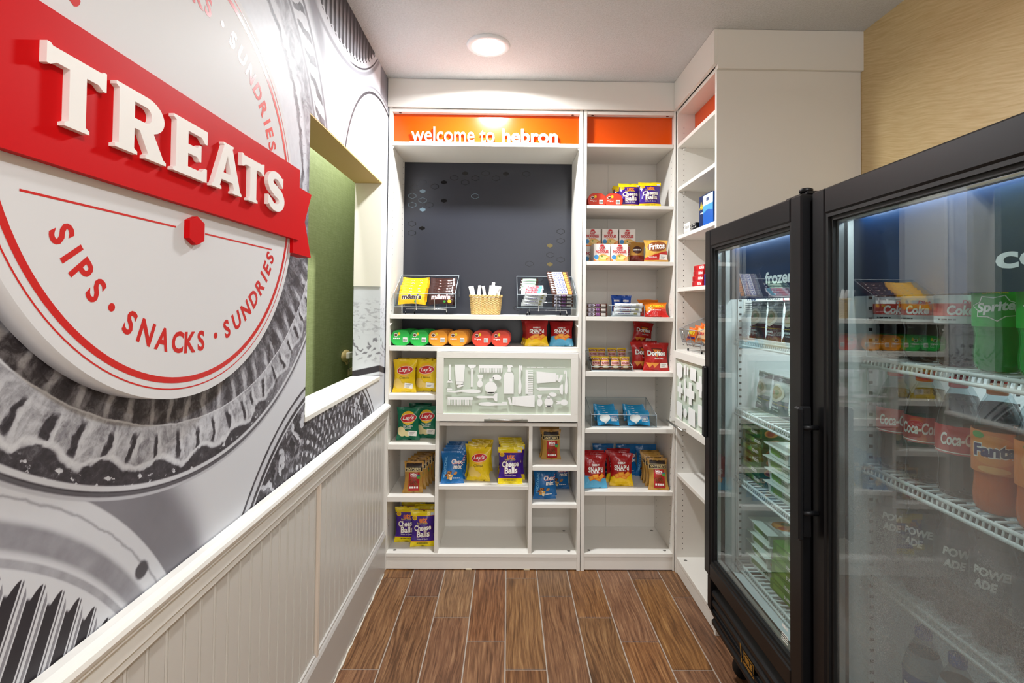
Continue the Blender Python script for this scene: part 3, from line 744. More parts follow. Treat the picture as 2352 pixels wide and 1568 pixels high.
# --- freestanding letters under the header
def wordstand(st, xa, xb, zt, bold, label):
    t = empty('acrylic_words', ((xa+xb)/2, 2.545, 2.148)); tag(t, label, 'letters', 'freestanding acrylic words')
    v, f = text_solid(st, .05, bold)
    xs = [p[0] for p in v]; ys = [p[1] for p in v]; base = text2d('x', bold)[2][2]; k = (xb-xa)/(max(xs)-min(xs)); top = max(ys)
    kz = (zt-2.153)/(top-base)
    MB().add([((p[0]-(min(xs)+max(xs))/2)*k, -p[2]*.12, .0055+(p[1]-base)*kz) for p in v], f).build('letters', M('acrylic_white', '#FFFFFF', .3), t)
    MB().box(-(xb-xa)/2-.008, (xb-xa)/2+.008, -.006, .006, .0002, .0055, b=.0005).build('clear_base', M('clear_base', '#F7D9C4', .15, alpha=.75), t)
wordstand('welcome to', gx(945, 310, 2.545)[0], gx(1136, 312, 2.545)[0], gx(1065, 292, 2.545)[1], .004, 'thin white letters reading welcome to on the top shelf')
wordstand('hebron', gx(1153, 310, 2.545)[0], gx(1281, 312, 2.545)[0], gx(1165, 296, 2.545)[1], .024, 'bold white letters reading hebron on the top shelf')

# --- narrow unit
ub = unit('narrow_shelving', 'narrow white shelving unit in the corner beside the wide one')
BX0, BX1 = .374, .846; bi0, bi1 = BX0+.017, BX1-.010
bx('side_panel', ub, BX0, bi0, D, YB+.018, 0, 2.45); bx('side_panel', ub, bi1, BX1, D+.001, YB+.018, 0, 2.45)
bx('top_panel', ub, bi0, bi1, D+.002, YB, 2.300, 2.318); bx('back_panel', ub, bi0, .56, YB, YB+.008, .05, 2.31); bx('back_panel', ub, .5605, bi1, YB, YB+.008, .05, 2.31)
bx('sign_panel', ub, bi0+.001, bi1-.001, 2.560, 2.570, 2.152, 2.299, ORANGE, label='orange header panel')
for z, th in ((2.151, .017), (1.836, .017), (1.552, .020), (1.270, .020), (.993, .024), (.707, .022), (.392, .020)): shelf(ub, bi0, bi1, z, th=th)
bx('shelf', ub, bi0, bi1, D+.001, YB-.001, .068, .086); bx('plinth', ub, bi0, bi1, D+.004, D+.02, .004, .066)
for x in (bi0+.03, bi1-.03): screwcap(ub, x, D+.035, .086); screwcap(ub, x, D+.26, .086)
for x in (bi0+.03, bi1-.03): MB().lathe([(.0001, -.0008), (.007, -.0008), (.007, 0)], 14, o=(x, D+.016, 2.300), caps=False).build('screw_cap', M('cap_brown'), ub)
for yy in (D+.04, D+.275): dots('pin_holes', ub, [(yy, .12+.032*i) for i in range(68)], lambda u, v, n: (bi1-n, u, v), .0018)

# --- unit on the right wall, seen edge on
uc = unit('side_shelving', 'white shelving unit on the right with a tall blank end panel')
CX0, CY0, CY1, CXB = .848, 2.036, D-.0005, 1.16
bx('side_panel', uc, CX0, CXB, CY1-.017, CY1, 0, 2.45); bx('end_panel', uc, CX0, XR-.002, CY0, CY0+.017, 0, 2.45, label='wide cream end panel')
cy0, cy1 = CY0+.017, CY1-.017
bx('back_panel', uc, CXB, CXB+.008, cy0, cy1, .05, 2.31); bx('top_panel', uc, CX0+.002, CXB, cy0, cy1, 2.300, 2.318)
bx('sign_panel', uc, .935, .945, cy0+.001, cy1-.001, 2.146, 2.299, ORANGE, label='orange header panel')
def cshelf(z, th=.018): return bx('shelf', uc, CX0+.002, CXB-.002, cy0+.0005, cy1-.0005, z-th, z)
for z in (2.145, 1.924, 1.681, 1.418, 1.112, .497): cshelf(z)
bx('shelf', uc, CX0+.001, CXB-.002, cy0, cy1, .062, .080); bx('plinth', uc, CX0+.003, CX0+.019, cy0, cy1, .004, .060)
for yy in (cy0+.04, cy1-.035): MB().lathe([(.0085, 0), (.007, .0008), (.0001, .0008)], 14, o=(CX0+.035, yy, .080)).build('screw_cap', M('cap_grey'), uc)
for xx in (CX0+.032, CX0+.26): dots('pin_holes', uc, [(xx, .12+.0267*i) for i in range(80)], lambda u, v, n: (u, cy1-n, v), .0021)
for z in (2.127, 1.906, 1.663, 1.400): MB().lathe([(.006, 0), (.006, .012), (.0001, .012)], 10).build('shelf_pin', M('pin_white', '#F2F0EA', .3), uc, (CX0+.032, cy1, z-.006), (PI/2, 0, 0))
dc = empty('door', (0, 0, 0), parent=uc)
cf = .034; cz0, cz1 = .744, 1.106; cya, cyb = cy0+.002, cy1-.001; dx0, dx1 = .829, .847
for a in ((cya, cyb, cz1-cf, cz1), (cya, cyb, cz0, cz0+cf), (cya, cya+cf, cz0+cf, cz1-cf), (cyb-cf, cyb, cz0+cf, cz1-cf)): bx('door_frame', dc, dx0, dx1, a[0], a[1], a[2], a[3])
MB().box(dx0+.006, dx0+.010, cya+cf-.004, cyb-cf+.004, cz0+cf-.004, cz1-cf+.004).build('glass', FROST, dc)
MB().box(dx0+.0115, dx0+.0125, cya+cf-.004, cyb-cf+.004, cz0+cf-.004, cz1-cf+.004).build('backing', SAGE, dc)
hm = MB(); ym = 2.405; zh = .728
hm.tube([(dx0-.028, ym+.11, cz0+.012), (dx0-.028, ym-.11, cz0+.012)], .0055, 12)
for s in (-1, 1): hm.tube([(dx0-.028, ym+s*.08, cz0+.012), (dx0+.002, ym+s*.08, cz0+.012)], .004, 8)
hm.build('handle', STEEL, dc)
def cicon(name, *polys):                                 # u runs away from the corner (towards the room), v up
    mb = MB()
    for pl in polys: mb.prism(pl, lambda u, v, n: (dx0+.0055-n, cyb-cf-u, cz0+cf+v), 0, .0012)
    mb.build(name, ICON, dc)
def cross(u, v, a, b): return [rc(u-b, v-a, u+b, v+a), rc(u-a, v-b, u-b, v+b), rc(u+b, v-b, u+a, v+b)]
cicon('bandage_icon', [(.006, .215), (.05, .195), (.085, .215), (.085, .262), (.05, .275), (.006, .270)])
cicon('cross_icon', *cross(.055, .145, .036, .013)); cicon('pill_icon', el(.12, .155, .013, .055))
cicon('cross_icon', *cross(.19, .150, .050, .018)); cicon('tube_icon', [(.008, .02), (.075, .005), (.09, .05), (.075, .085), (.008, .085)])
cicon('capsule_icon', el(.125, .048, .022, .020)); cicon('kit_icon', rc(.17, .01, .25, .085)); cicon('bottle_icon', rc(.11, .225, .13, .272), rc(.145, .23, .165, .265)); cicon('jar_icon', rc(.19, .215, .26, .27))
cicon('ointment_icon', rc(.285, .03, .345, .12)); cicon('cross_icon', *cross(.31, .20, .045, .016))
# ------------------------------------------------------------------ snack packs: pillow bags with printed fronts
def sgnoise(x, z, seed): return mnoise.noise(Vector((x*38, z*30, seed*7.3)))
def pillow(w, h, d, seed=1, axis='z', seal=.07, wr=.0030):
    def S(x, z, L=0.0, side=-1):
        if axis == 'z': v = z/h; cross = x; half = w/2
        else: v = (x+w/2)/w; cross = z-h/2; half = h/2
        v = min(1, max(0, v)); vv = min(1, max(0, (v-seal)/(1-2*seal)))
        p = math.sin(PI*vv)**.72 if 0 < vv < 1 else 0
        u = min(1, abs(cross)/(half*(1-.15*p)+1e-9))
        a = max(0, 1-u**2.0)**.85
        y = d/2*p*a
        y += wr*min(1, h/.12)*(sgnoise(x, z, seed+(3 if side > 0 else 0))*(.35+.65*u)+.5*math.sin(x*90/max(w, .05)*.12+z*140+seed)*u*(1-p*.6))*min(1, 6*p)
        wave = .0022*math.sin((x if axis == 'z' else z)*70+seed)*(1-p)
        return (x, side*(y+L)+wave, z)
    return S
def bag_mesh(name, w, h, d, mats, zone, seed=1, axis='z', nu=14, nv=22, seal=.07):
    S = pillow(w, h, d, seed, axis, seal); mb = MB()
    def pt(i, j, side):
        u = -1+2*i/nu; v = j/nv; vv = min(1, max(0, (v-seal)/(1-2*seal))); p = math.sin(PI*vv)**.72 if 0 < vv < 1 else 0
        e_ = 1+.030*mnoise.noise(Vector((v*9, seed*3.1, 2 if u > 0 else 5)))
        if axis == 'z': x = u*w/2*(1-.15*p)*e_; z = v*h
        else: x = -w/2+v*w; z = h/2+u*h/2*(1-.15*p)*e_
        if abs(u) > .999: q = S(x, z, 0, -1); r = S(x, z, 0, 1); return tuple((a+b)/2 for a, b in zip(q, r))
        return S(x, z, 0, side)
    for side in (-1, 1):
        base = len(mb.v)
        mb.v += [pt(i, j, side) for j in range(nv+1) for i in range(nu+1)]
        for j in range(nv):
            for i in range(nu):
                a = base+j*(nu+1)+i; q = [a, a+1, a+nu+2, a+nu+1]
                if (side > 0) != (axis != 'z'): q = q[::-1]
                mb.f.append(q); mb.m.append(zone((i+.5)/nu*2-1, (j+.5)/nv)); mb.s.append(True)
    return mb.mesh(name, mats), S
KIND = {}
def kind(key, name, w, h, d, mats, zone, art, seed=1, axis='z', sticker=None, nv=22, nu=14, seal=.07):
    me, S = bag_mesh(name, w, h, d, mats, zone, seed, axis, nu, nv, seal)
    P = Print(lambda u, v, L: S(u, v, L), .0007, .00025, .012); art(P, w, h)
    ch = [('printed_front', P.mesh('printed_front'))]
    if sticker:
        Q = Print(lambda u, v, L: S(u, v, L), .0030, .0003, .012); cu, cv, rot = sticker
        Q.rect(cu-.021, cu+.021, cv-.0135, cv+.0135, ink('paper', '#F4F1EA'), rot=rot)
        for k in range(3): Q.rect(cu-.015, cu+.012-.004*k, cv+.0055-.0062*k, cv+.0072-.0062*k, ink('pen', '#57575B'), rot=0)
        ch.append(('price_sticker', Q.mesh('price_sticker')))
    KIND[key] = (name, me, ch, w, h, d)
def put(key, x, y, z, label, cat='snack bag', group=None, tilt=8, rz=0, s=1, ry=0, drop=()):
    name, me, ch, w, h, d = KIND[key]
    o = inst(name, me, None, (x, y, z), (math.radians(-tilt), math.radians(ry), math.radians(rz)), (s, s, s) if not isinstance(s, tuple) else s)
    tag(o, label, cat, group)
    R3 = o.rotation_euler.to_matrix(); sc = o.scale
    lo = min((R3 @ Vector((v.co.x*sc.x, v.co.y*sc.y, v.co.z*sc.z))).z for v in me.vertices)
    if lo < .0004: o.location.z += .0004-lo
    for n, m in ch:
        if n not in drop: inst(n, m, o)
    return o
def row(key, spots, z, labels, group, cat='snack bag', s=1, **k):
    a = s if isinstance(s, tuple) else (s, s, s)
    for i, ((x, y, *r), lb) in enumerate(zip(spots, labels)):
        k['s'] = a if i == 0 else (a[0], a[1]*.80, a[2])
        put(key, x, y, z, lb, cat, group, tilt=r[0] if r else 8, rz=r[1] if len(r) > 1 else 0, drop=('price_sticker',) if len(r) > 2 else (), **k)
def one(*m): return list(m), (lambda u, v: 0)
W_ = ink('white', '#FAF8F2'); K_ = ink('black', '#1C1A1C'); RD = ink('red', '#CE1A22'); BR = ink('brown', '#4A2413'); YL = ink('yellow', '#F7D722'); ORG = ink('orange', '#EE7A1E'); TAN = ink('tan', '#D9A24E')

def art_lays(sub, chip, sun):
    def f(p, w, h):
        p.ell(0, h*.68, .036, .034, sun); p.ell(.002, h*.675, .041, .021, W_, rot=.12); p.ell(.002, h*.675, .039, .0195, RD, rot=.12)
        p.text("Lay's", .001, h*.675, .058, .024, W_, .02, .25, rot=.08)
        p.text(sub, 0, h*.45, .048, .011, ink('brown', '#4A2413') if sub == 'Classic' else W_)
        if sub != 'Classic': p.text('& Onion', 0, h*.385, .034, .009, W_)
        p.ell(-w*.26, h*.27, .020, .026, chip, rot=.3); p.ell(-w*.05, h*.20, .019, .014, chip, rot=-.4)
    return f
kind('lays', 'chip_bag', .122, .168, .050, *one(film('yellow', '#EFCB1E')), art_lays('Classic', ink('chip', '#E9C765'), ink('sun', '#F5B51C')), 1, sticker=(.022, .034, -.12))
kind('lays_g', 'chip_bag', .122, .168, .046, *one(film('green', '#0B6E4F')), art_lays('Sour Cream', ink('chip2', '#E6D8A0'), ink('sun2', '#F1C022')), 2, sticker=(.024, .036, -.08))
def art_utz(p, w, h):
    OUT = ink('crust', '#8A3A10')
    p.rect(-w*.46, w*.46, h*.150, h*.160, ORG); p.rect(-w*.46, w*.46, h*.845, h*.855, ORG)
    p.ell(-w*.33, h*.80, .0125, .0105, YL); p.ell(-w*.33, h*.80, .010, .008, ink('gold', '#D6A417'))
    p.text('utz', .003, h*.745, .040, .024, ORG, .05)
    p.text('Baked Cheddar', 0, h*.665, .055, .0085, YL)
    p.text('Cheese', 0, h*.545, .088, .031, OUT, .055, .1, rot=.05); p.text('Cheese', 0, h*.545, .084, .028, W_, .03, .1, rot=.05)
    p.text('Balls', .003, h*.375, .068, .034, OUT, .055, .05, rot=.05); p.text('Balls', .003, h*.375, .064, .031, W_, .03, .05, rot=.05)
    p.text('Bolitas de Queso', 0, h*.235, .056, .010, ink('pink', '#F1DCE8'), .01); p.bars(0, h*.10, .06, .005, K_)
    p.rect(w*.30, w*.44, h*.86, h*.93, ink('pale', '#D7E4E8'))
def z_utz(u, v): return 1 if (v > .845 or v < .155) else 0
kind('utz', 'cheese_ball_bag', .128, .178, .050, [film('purple', '#43218B'), film('yellow2', '#F3D912')], z_utz, art_utz, 3, nv=26)
def art_chex(p, w, h):
    p.text('TRADITIONAL', -w*.30, h*.50, h*.66, .013, ink('sky', '#7FC4EA'), .01, rot=1.50)
    p.text('Chex', .024, h*.66, .058, .026, RD, .06, .15); p.text('Chex', .023, h*.662, .055, .023, W_, .03, .15)
    p.text('mix', .028, h*.505, .046, .022, ink('navy', '#17356E'), .06, .1); p.text('mix', .027, h*.507, .043, .020, W_, .03, .1)
    random.seed(4)
    for k in range(12): p.ell(-.006+random.uniform(-.026, .026), h*(.14+random.uniform(0, .20)), random.uniform(.006, .011), random.uniform(.004, .007), [TAN, ink('pret', '#6E3413'), ink('cream', '#EBD9AE'), ink('nut', '#B9803C')][k % 4], rot=random.uniform(0, 3))
    p.bars(.022, h*.16, .035, .006, W_)
kind('chex', 'snack_mix_bag', .118, .158, .038, *one(film('blue', '#1668A8')), art_chex, 5)
def art_snyder(p, w, h):
    PL = ink('plate', '#2B1A12'); GD = ink('goldink', '#E3CF98')
    p.rect(-w*.38, w*.38, h*.80, h*.93, PL)
    p.rect(-w*.43, w*.43, h*.655, h*.80, GD); p.rect(-w*.41, w*.41, h*.668, h*.787, PL); p.text("SNYDER'S", 0, h*.728, w*.70, .0135, GD, .03)
    p.rect(-w*.22, w*.30, h*.06, h*.63, ink('darkred', '#B3161B')); p.text('Mini', .003, h*.565, .034, .014, W_, .03); p.text('Pretzels', .004, h*.50, .032, .006, W_)
    random.seed(9)
    for k in range(10): p.ring(.004+random.uniform(-.018, .020), h*(.30+random.uniform(-.06, .13)), .0042, .0072, [ink('pret', '#6E3413'), ink('pret2', '#8F4A1E')][k % 2], 12)
    for k in range(4): p.rect(-.018+k*.0118, -.0095+k*.0118, h*.135, h*.195, W_)
    p.rect(w*.18, w*.33, h*.43, h*.50, ink('leaf', '#57A33A')); p.rect(w*.18, w*.33, h*.50, h*.54, ink('teal', '#2B6F8F'))
kind('snyder', 'pretzel_bag', .104, .156, .034, *one(film('gold', '#B88A3C', .3)), art_snyder, 6)
def art_snap(col):
    def f(p, w, h):
        p.text('CHEEZ-IT', 0, h*.70, .040, .010, W_, .04); p.text("SNAP'd", 0, h*.565, .074, .026, W_, .035); p.bars(0, h*.475, .048, .006, W_)
        for a, b, r in ((-.02, .32, .4), (.012, .30, -.3), (.028, .36, .7), (-.002, .37, .1)): p.rect(a-.015, a+.015, h*b-.011, h*b+.011, ORG, rot=r); p.rect(a-.012, a+.010, h*b-.007, h*b+.009, ink('cheese', '#F3A93A'), rot=r)
    return f
kind('snap_y', 'cracker_bag', .124, .165, .042, [film('crimson', '#A81A1C'), film('yellow3', '#F0C313')], lambda u, v: 1 if v < .34+.06*u else 0, art_snap(0), 7, nv=26)
kind('snap_b', 'cracker_bag', .124, .165, .042, [film('crimson', '#A81A1C'), film('sky', '#5BAFD6')], lambda u, v: 1 if v < .34-.05*u else 0, art_snap(1), 8, nv=26)
def art_dor(p, w, h):
    p.poly([(-.026, h*.80), (.0, h*.40), (.034, h*.78)], ink('deep', '#5A0F10')); p.poly([(-.018, h*.76), (.001, h*.47), (.026, h*.74)], ink('flame', '#EE8A2A'))
    p.text('Doritos', 0, h*.62, .098, .034, K_, .07); p.text('Doritos', 0, h*.62, .094, .030, W_, .035); p.text('NACHO CHEESE', .012, h*.42, .045, .007, W_, .02)
    for a, r in ((-.035, 0), (-.008, .3)): p.poly([(a-.020+.0*r, h*.28), (a, h*.10), (a+.022, h*.27)], ink('nacho', '#E8973B'))
kind('dor', 'tortilla_chip_bag', .142, .160, .052, *one(film('doritored', '#B3201D')), art_dor, 9, sticker=(.040, .030, .05))
def art_fri(p, w, h):
    p.poly([(-.058, h*.10), (.058, h*.10), (.058, h*.52), (-.058, h*.20)], ink('fred', '#C5241C')); p.ell(.004, h*.70, .050, .028, ink('fbrown', '#8A4A1E'), rot=.15)
    p.text('Fritos', .002, h*.70, .082, .032, W_, .04, .2, rot=.1); p.text('ORIGINAL', -.02, h*.22, .045, .008, W_)
kind('fri', 'corn_chip_bag', .126, .118, .040, *one(film('fritogold', '#DBA949')), art_fri, 10, sticker=(.034, .026, .0))
def art_chee(p, w, h):
    p.text('Cheetos', .006, h*.62, .076, .032, K_, .07, .1, rot=.25); p.text('Cheetos', .006, h*.62, .072, .028, YL, .03, .1, rot=.25)
    p.text('CRUNCHY', .0, h*.33, .05, .010, W_, .02)
kind('chee', 'cheese_snack_bag', .126, .150, .042, [film('cheeto', '#E87A18'), film('cheetored', '#C0221C')], lambda u, v: 1 if v < .40+.12*u else 0, art_chee, 11)
kind('pouch', 'cookie_pouch', .075, .095, .030, *one(film('cookieblue', '#1B4FB0')), lambda p, w, h: (p.bars(0, h*.72, .04, .012, W_, .03), p.rect(-.026, .026, h*.10, h*.45, ink('cookred', '#8E2B4B'))), 12)
kind('goldbag', 'snack_bag', .085, .115, .032, [film('goldbrown', '#B9863A'), film('rust', '#7E2A1A')], lambda u, v: 1 if v < .35 else 0, lambda p, w, h: (p.ell(0, h*.62, .024, .020, BR), p.bars(0, h*.62, .04, .010, W_, .02)), 13)

# ---- left column of the wide unit
row('lays', [(-.530, 2.590, 6, 3), (-.424, 2.618, 4, -4)], .870, ['yellow chip bag in front on the upper left shelf, left one', 'yellow chip bag beside the divider on the upper left shelf'], 'yellow chip bags')
row('lays', [(-.524, 2.680, 2, 0, 0), (-.424, 2.700, 2, 0, 0)], .870, ['yellow chip bag behind the front left one, upper left shelf', 'yellow chip bag at the back beside the divider, upper left shelf'], 'yellow chip bags')
row('lays_g', [(-.512, 2.610, 5, 3), (-.424, 2.652, 4, -3)], .621, ['green chip bag in front with a white price sticker', 'green chip bag half hidden by the divider'], 'green chip bags')
put('lays_g', -.470, 2.720, .621, 'green chip bag at the back of its shelf', group='green chip bags', tilt=2, drop=('price_sticker',))
row('snyder', [(-.478, 2.582, 17, 3), (-.470, 2.634, 13, 0), (-.462, 2.676, 10, 0), (-.452, 2.716, 8, 0), (-.442, 2.756, 6, 0)], .361, ['gold pretzel bag frontmost on the third left shelf']+['%s gold pretzel bag in the row on the third left shelf' % ORD[k] for k in (1, 2, 3)]+['rearmost gold pretzel bag on the third left shelf'], 'gold pretzel bags')
row('utz', [(-.428, 2.600, 7, 5), (-.520, 2.650, 5, 2), (-.424, 2.690, 3, 0), (-.505, 2.740, 2, 0)], .082, ['purple cheese ball bag in front by the left divider, bottom shelf', 'purple cheese ball bag at the left on the bottom shelf', 'purple cheese ball bag behind the front one by the divider', 'purple cheese ball bag at the back of the bottom left shelf'], 'purple cheese ball bags')
# ---- middle compartment
row('chex', [(-.276, 2.560, 20, 5), (-.274, 2.622, 16, 2), (-.270, 2.666, 13, 0), (-.266, 2.706, 11, 0), (-.262, 2.746, 9, 0)], .417, ['frontmost blue snack mix bag in the middle compartment']+['%s blue snack mix bag in the middle row' % ORD[k] for k in (1, 2, 3)]+['rearmost blue snack mix bag in the middle compartment'], 'blue snack mix bags')
row('lays', [(-.146, 2.600, 15, -5, 0), (-.160, 2.666, 11, 3, 0), (-.150, 2.716, 6, 3, 0), (-.136, 2.762, 4, -5, 0)], .417, ['yellow chip bag frontmost in the middle compartment', 'second yellow chip bag in the middle compartment', 'third yellow chip bag in the middle compartment', 'rearmost yellow chip bag in the middle compartment'], 'yellow chip bags')
row('utz', [(.018, 2.562, 13, 2), (.032, 2.624, 10, 0), (.026, 2.672, 8, 0), (.018, 2.718, 6, 0), (.016, 2.764, 5, 0)], .417, ['purple cheese ball bag frontmost in the middle compartment']+['%s purple cheese ball bag in the middle row' % ORD[k] for k in (1, 2, 3)]+['rearmost purple cheese ball bag in the middle compartment'], 'purple cheese ball bags')
row('snyder', [(.232, 2.640, 4, 0), (.226, 2.680, 3, 2), (.230, 2.716, 2, 0)], .517, ['gold pretzel bag in front under the flap door', 'second gold pretzel bag under the flap door', 'rear gold pretzel bag under the flap door'], 'gold pretzel bags')
row('chex', [(.196, 2.600, 8, 3), (.206, 2.650, 6, 0), (.282, 2.745, 3, -4)], .328, ['blue snack mix bag in front on the small right shelf', 'blue snack mix bag behind it on the small right shelf', 'blue snack mix bag in the back corner of the small right shelf'], 'blue snack mix bags')
# ---- cracker bags beside the chip cups
row('snap_y', [(.148, 2.585, 14, 3), (.140, 2.640, 10, 0), (.132, 2.690, 6, 0)], 1.113, ['red and yellow cracker bag beside the chip cups, front', 'second red and yellow cracker bag beside the chip cups', 'rear red and yellow cracker bag beside the chip cups'], 'red cracker bags', s=(1, 1, .82))
row('snap_b', [(.276, 2.595, 22, -6), (.288, 2.660, 14, 0), (.284, 2.715, 8, 0)], 1.113, ['red and blue cracker bag at the right end, front', 'second red and blue cracker bag beside the chip cups', 'rear red and blue cracker bag beside the chip cups'], 'red cracker bags', s=(1, 1, .82))

# ------------------------------------------------------------------ snack cups lying on their sides
def rrect(w, h, r, n=7):
    out = []
    for cx, cz, a in ((w/2-r, h/2-r, 0), (-w/2+r, h/2-r, 90), (-w/2+r, -h/2+r, 180), (w/2-r, -h/2+r, 270)):
        out += [(cx+r*math.cos(math.radians(a+90*i/n)), cz+r*math.sin(math.radians(a+90*i/n))) for i in range(n+1)]
    return out
def cup_kind(key, tub, foil, name2):
    o = rrect(.098, .078, .034); mb = MB(); k = len(o); prof = [(0, 1.0), (.003, 1.0), (.004, .955), (.030, .90), (.044, .86)]
    for yy, sc in prof: mb.v += [(a*sc, yy, .039+b*sc) for a, b in o]
    for i in range(len(prof)-1):
        for j in range(k): q = (j+1) % k; mb.f.append([i*k+j, (i+1)*k+j, (i+1)*k+q, i*k+q]); mb.m.append(0); mb.s.append(True)
    mb.f.append(list(range((len(prof)-1)*k, len(prof)*k))[::-1]); mb.m.append(0); mb.s.append(False)
    mb.f.append(list(range(k))); mb.m.append(0); mb.s.append(False)
    me = mb.mesh('snack_cup', [tub])
    li = Print(lambda u, v, L: (u, -L-.0003, .039+v), .0, .0003, 0)
    li.poly([(a*.94, b*.94) for a, b in o], foil); li.ell(-.024, .014, .010, .0085, W_); li.ell(-.024, .014, .008, .006, ink('stache', '#5A2F14'))
    li.ell(-.008, .020, .006, .008, YL); (li.text(name2, -.020, -.004, .034, .009, W_, .03, rot=-.06) if name2 == 'Original' else li.bars(-.020, -.004, .034, .009, W_)); li.rect(.012, .034, -.020, .002, W_)
    for j in range(6): li.rect(.0135+.0034*j, .0150+.0034*j, -.018, -.003, K_)
    KIND[key] = ('snack_cup', me, [('foil_lid', li.mesh('foil_lid'))], .098, .078, .044)
cup_kind('cup_g', M('cup_green', '#1FAE3F', .25), ink('foilg', '#29B54A'), 'Sour')
cup_kind('cup_o', M('cup_orange', '#E08A1C', .25), ink('foilo', '#EF9A22'), 'Cheddar')
cup_kind('cup_r', M('cup_red', '#C9301F', .25), ink('foilr', '#DC4128'), 'Original')
for key, px, n, nm in (('cup_g', 918, 5, 'left green'), ('cup_g', 963, 5, 'right green'), ('cup_o', 1006, 5, 'left orange'), ('cup_o', 1051, 5, 'right orange'), ('cup_r', 1106, 4, 'left red'), ('cup_r', 1150, 4, 'right red')):
    x0 = gx(px, 776, 2.552)[0]
    if px == 918: x0 += .004
    for i in range(n):
        put(key, x0+(.0045*i if px < 1060 else .002*i), 2.556+.0475*i, 1.1135, 'frontmost chip cup of the %s row above the flap door' % nm if i == 0 else '%s chip cup of the %s row above the flap door' % (ORD[i], nm), 'snack cup', 'chip cups under the black panel', tilt=0)
for px, nm in ((1366, 'left'), (1408, 'right')):
    x0 = gx(px, 455, 2.60)[0] + (.010 if px == 1366 else .002)
    for i in range(2): put('cup_r', x0, 2.590+.0475*i, 1.8365, ('frontmost' if i == 0 else ORD[i])+' red chip cup of the %s row on the high corner shelf' % nm, 'snack cup', 'red chip cups on the high corner shelf', tilt=0, s=.95)

# ------------------------------------------------------------------ narrow unit
zb = 1.836
row('utz', [(.800-.070, 2.585, 5, -2), (.632, 2.612, 5, 0), (.614, 2.668, 4, 0), (.618, 2.716, 3, 0)], zb, ['purple cheese ball bag at the right end of the high corner shelf', 'purple cheese ball bag left of the rightmost on the high corner shelf', 'third purple cheese ball bag on the high corner shelf', 'rearmost purple cheese ball bag on the high corner shelf'], 'purple cheese ball bags', s=(.93, .93, .76))
# boxed noodle cups
NB = MB().box(-.043, .043, -.043, .043, 0, .092, b=.001).mesh('noodle_box', [M('carton_white', '#EFE9E2', .45)])
def noodle_art(fn):
    p = Print(fn, .0003, .0003, 0); RR = ink('noodlered', '#C2272D')
    p.rect(-.043, .043, 0, .006, ORG); p.ell(.006, .020, .033, .018, ink('noodle', '#E6B65C')); p.ell(.010, .022, .020, .011, ink('noodle2', '#F3D48A'))
    p.ell(.026, .014, .006, .005, ORG); p.ell(.0, .028, .005, .004, ink('pea', '#6D8F3A')); p.ell(-.029, .024, .0115, .0115, ink('badge', '#3E8EC8'))
    p.poly([(-.043, .0), (-.03, .0), (-.043, .02)], ORG); p.poly([(.043, .0), (.043, .036), (.020, .0)], ink('peach', '#F2A06B'))
    p.text('CUP', 0, .070, .030, .016, RR, .05); p.text('NOODLES', 0, .053, .066, .016, RR, .045); p.bars(0, .040, .04, .005, ORG)
    p.ell(0, .084, .011, .0045, RR)
    return p.mesh('printed_front')
KIND['noodle'] = ('noodle_box', NB, [('printed_front', noodle_art(lambda u, v, L: (u, -.043-L, v)))], .086, .092, .086)
g = 'boxed noodle cups on the corner shelf'
z3 = 1.552
def nd(px, Y, z, lb, rz=0):
    x = gx(px, 575, Y-.043)[0]; put('noodle', x, Y, z, lb, 'noodle cup', g, tilt=0, rz=rz)
nd(1382, 2.612, z3, 'boxed noodle cup front left on the corner shelf', 2); nd(1423.5, 2.612, z3, 'boxed noodle cup front right on the corner shelf', -1)
nd(1361, 2.712, z3, 'boxed noodle cup behind on the left, under another'); nd(1401.5, 2.712, z3, 'boxed noodle cup behind in the middle, under another'); nd(1441.5, 2.712, z3, 'boxed noodle cup behind on the right, under another')
nd(1361, 2.712, z3+.0925, 'boxed noodle cup on top at the left'); nd(1401, 2.710, z3+.0925, 'boxed noodle cup on top in the middle', 1); nd(1441, 2.712, z3+.0925, 'boxed noodle cup on top at the right', -1)
put('fri', gx(1508, 580, 2.575)[0], 2.580, z3, 'gold and red corn chip bag with a white sticker', group='corn chip bags', tilt=6, rz=-2)
row('goldbag', [(.682, 2.655, 4, 0), (.690, 2.700, 3, 0)], z3, ['small brown and gold snack bag behind the corn chips, nearer one', 'small brown and gold snack bag behind the corn chips, rear one'], 'small gold snack bags')
# shelf with bars
def bar_kind(key, name, w, h, d, mat, art, seed=20):
    kind(key, name, w, h, d, [mat], lambda u, v: 0, art, seed, axis='x', nv=16, nu=8, seal=.06)
bar_kind('snick', 'candy_bar', .112, .030, .020, film('choc', '#4A2A20'), lambda p, w, h: (p.rect(-.030, .026, .003, .027, W_), p.text('SNICKERS', -.002, .015, .050, .013, ink('blue', '#2A3A9B'), .05, .2), p.rect(.030, .048, .005, .025, ink('peach2', '#EBA04E'))))
bar_kind('snick2', 'candy_bar', .112, .030, .020, film('choc', '#4A2A20'), lambda p, w, h: (p.rect(-.030, .026, .003, .027, W_), p.text('SATISFIES', -.002, .015, .050, .013, ink('blue', '#2A3A9B'), .05, .2), p.rect(.030, .048, .005, .025, ink('peach2', '#EBA04E'))), 21)
bar_kind('snickback', 'candy_bar', .112, .030, .020, film('choc', '#4A2A20'), lambda p, w, h: (p.rect(-.046, -.012, .004, .026, ink('lilac', '#D9D2E6')), *[p.rect(-.040+.005*k, -.037+.005*k, .007, .022, K_) for k in range(4)], p.rect(-.008, .014, .004, .026, ink('plum', '#6A3A6E')), p.rect(.020, .046, .006, .024, ink('greyp', '#BFB9B2'))), 22)
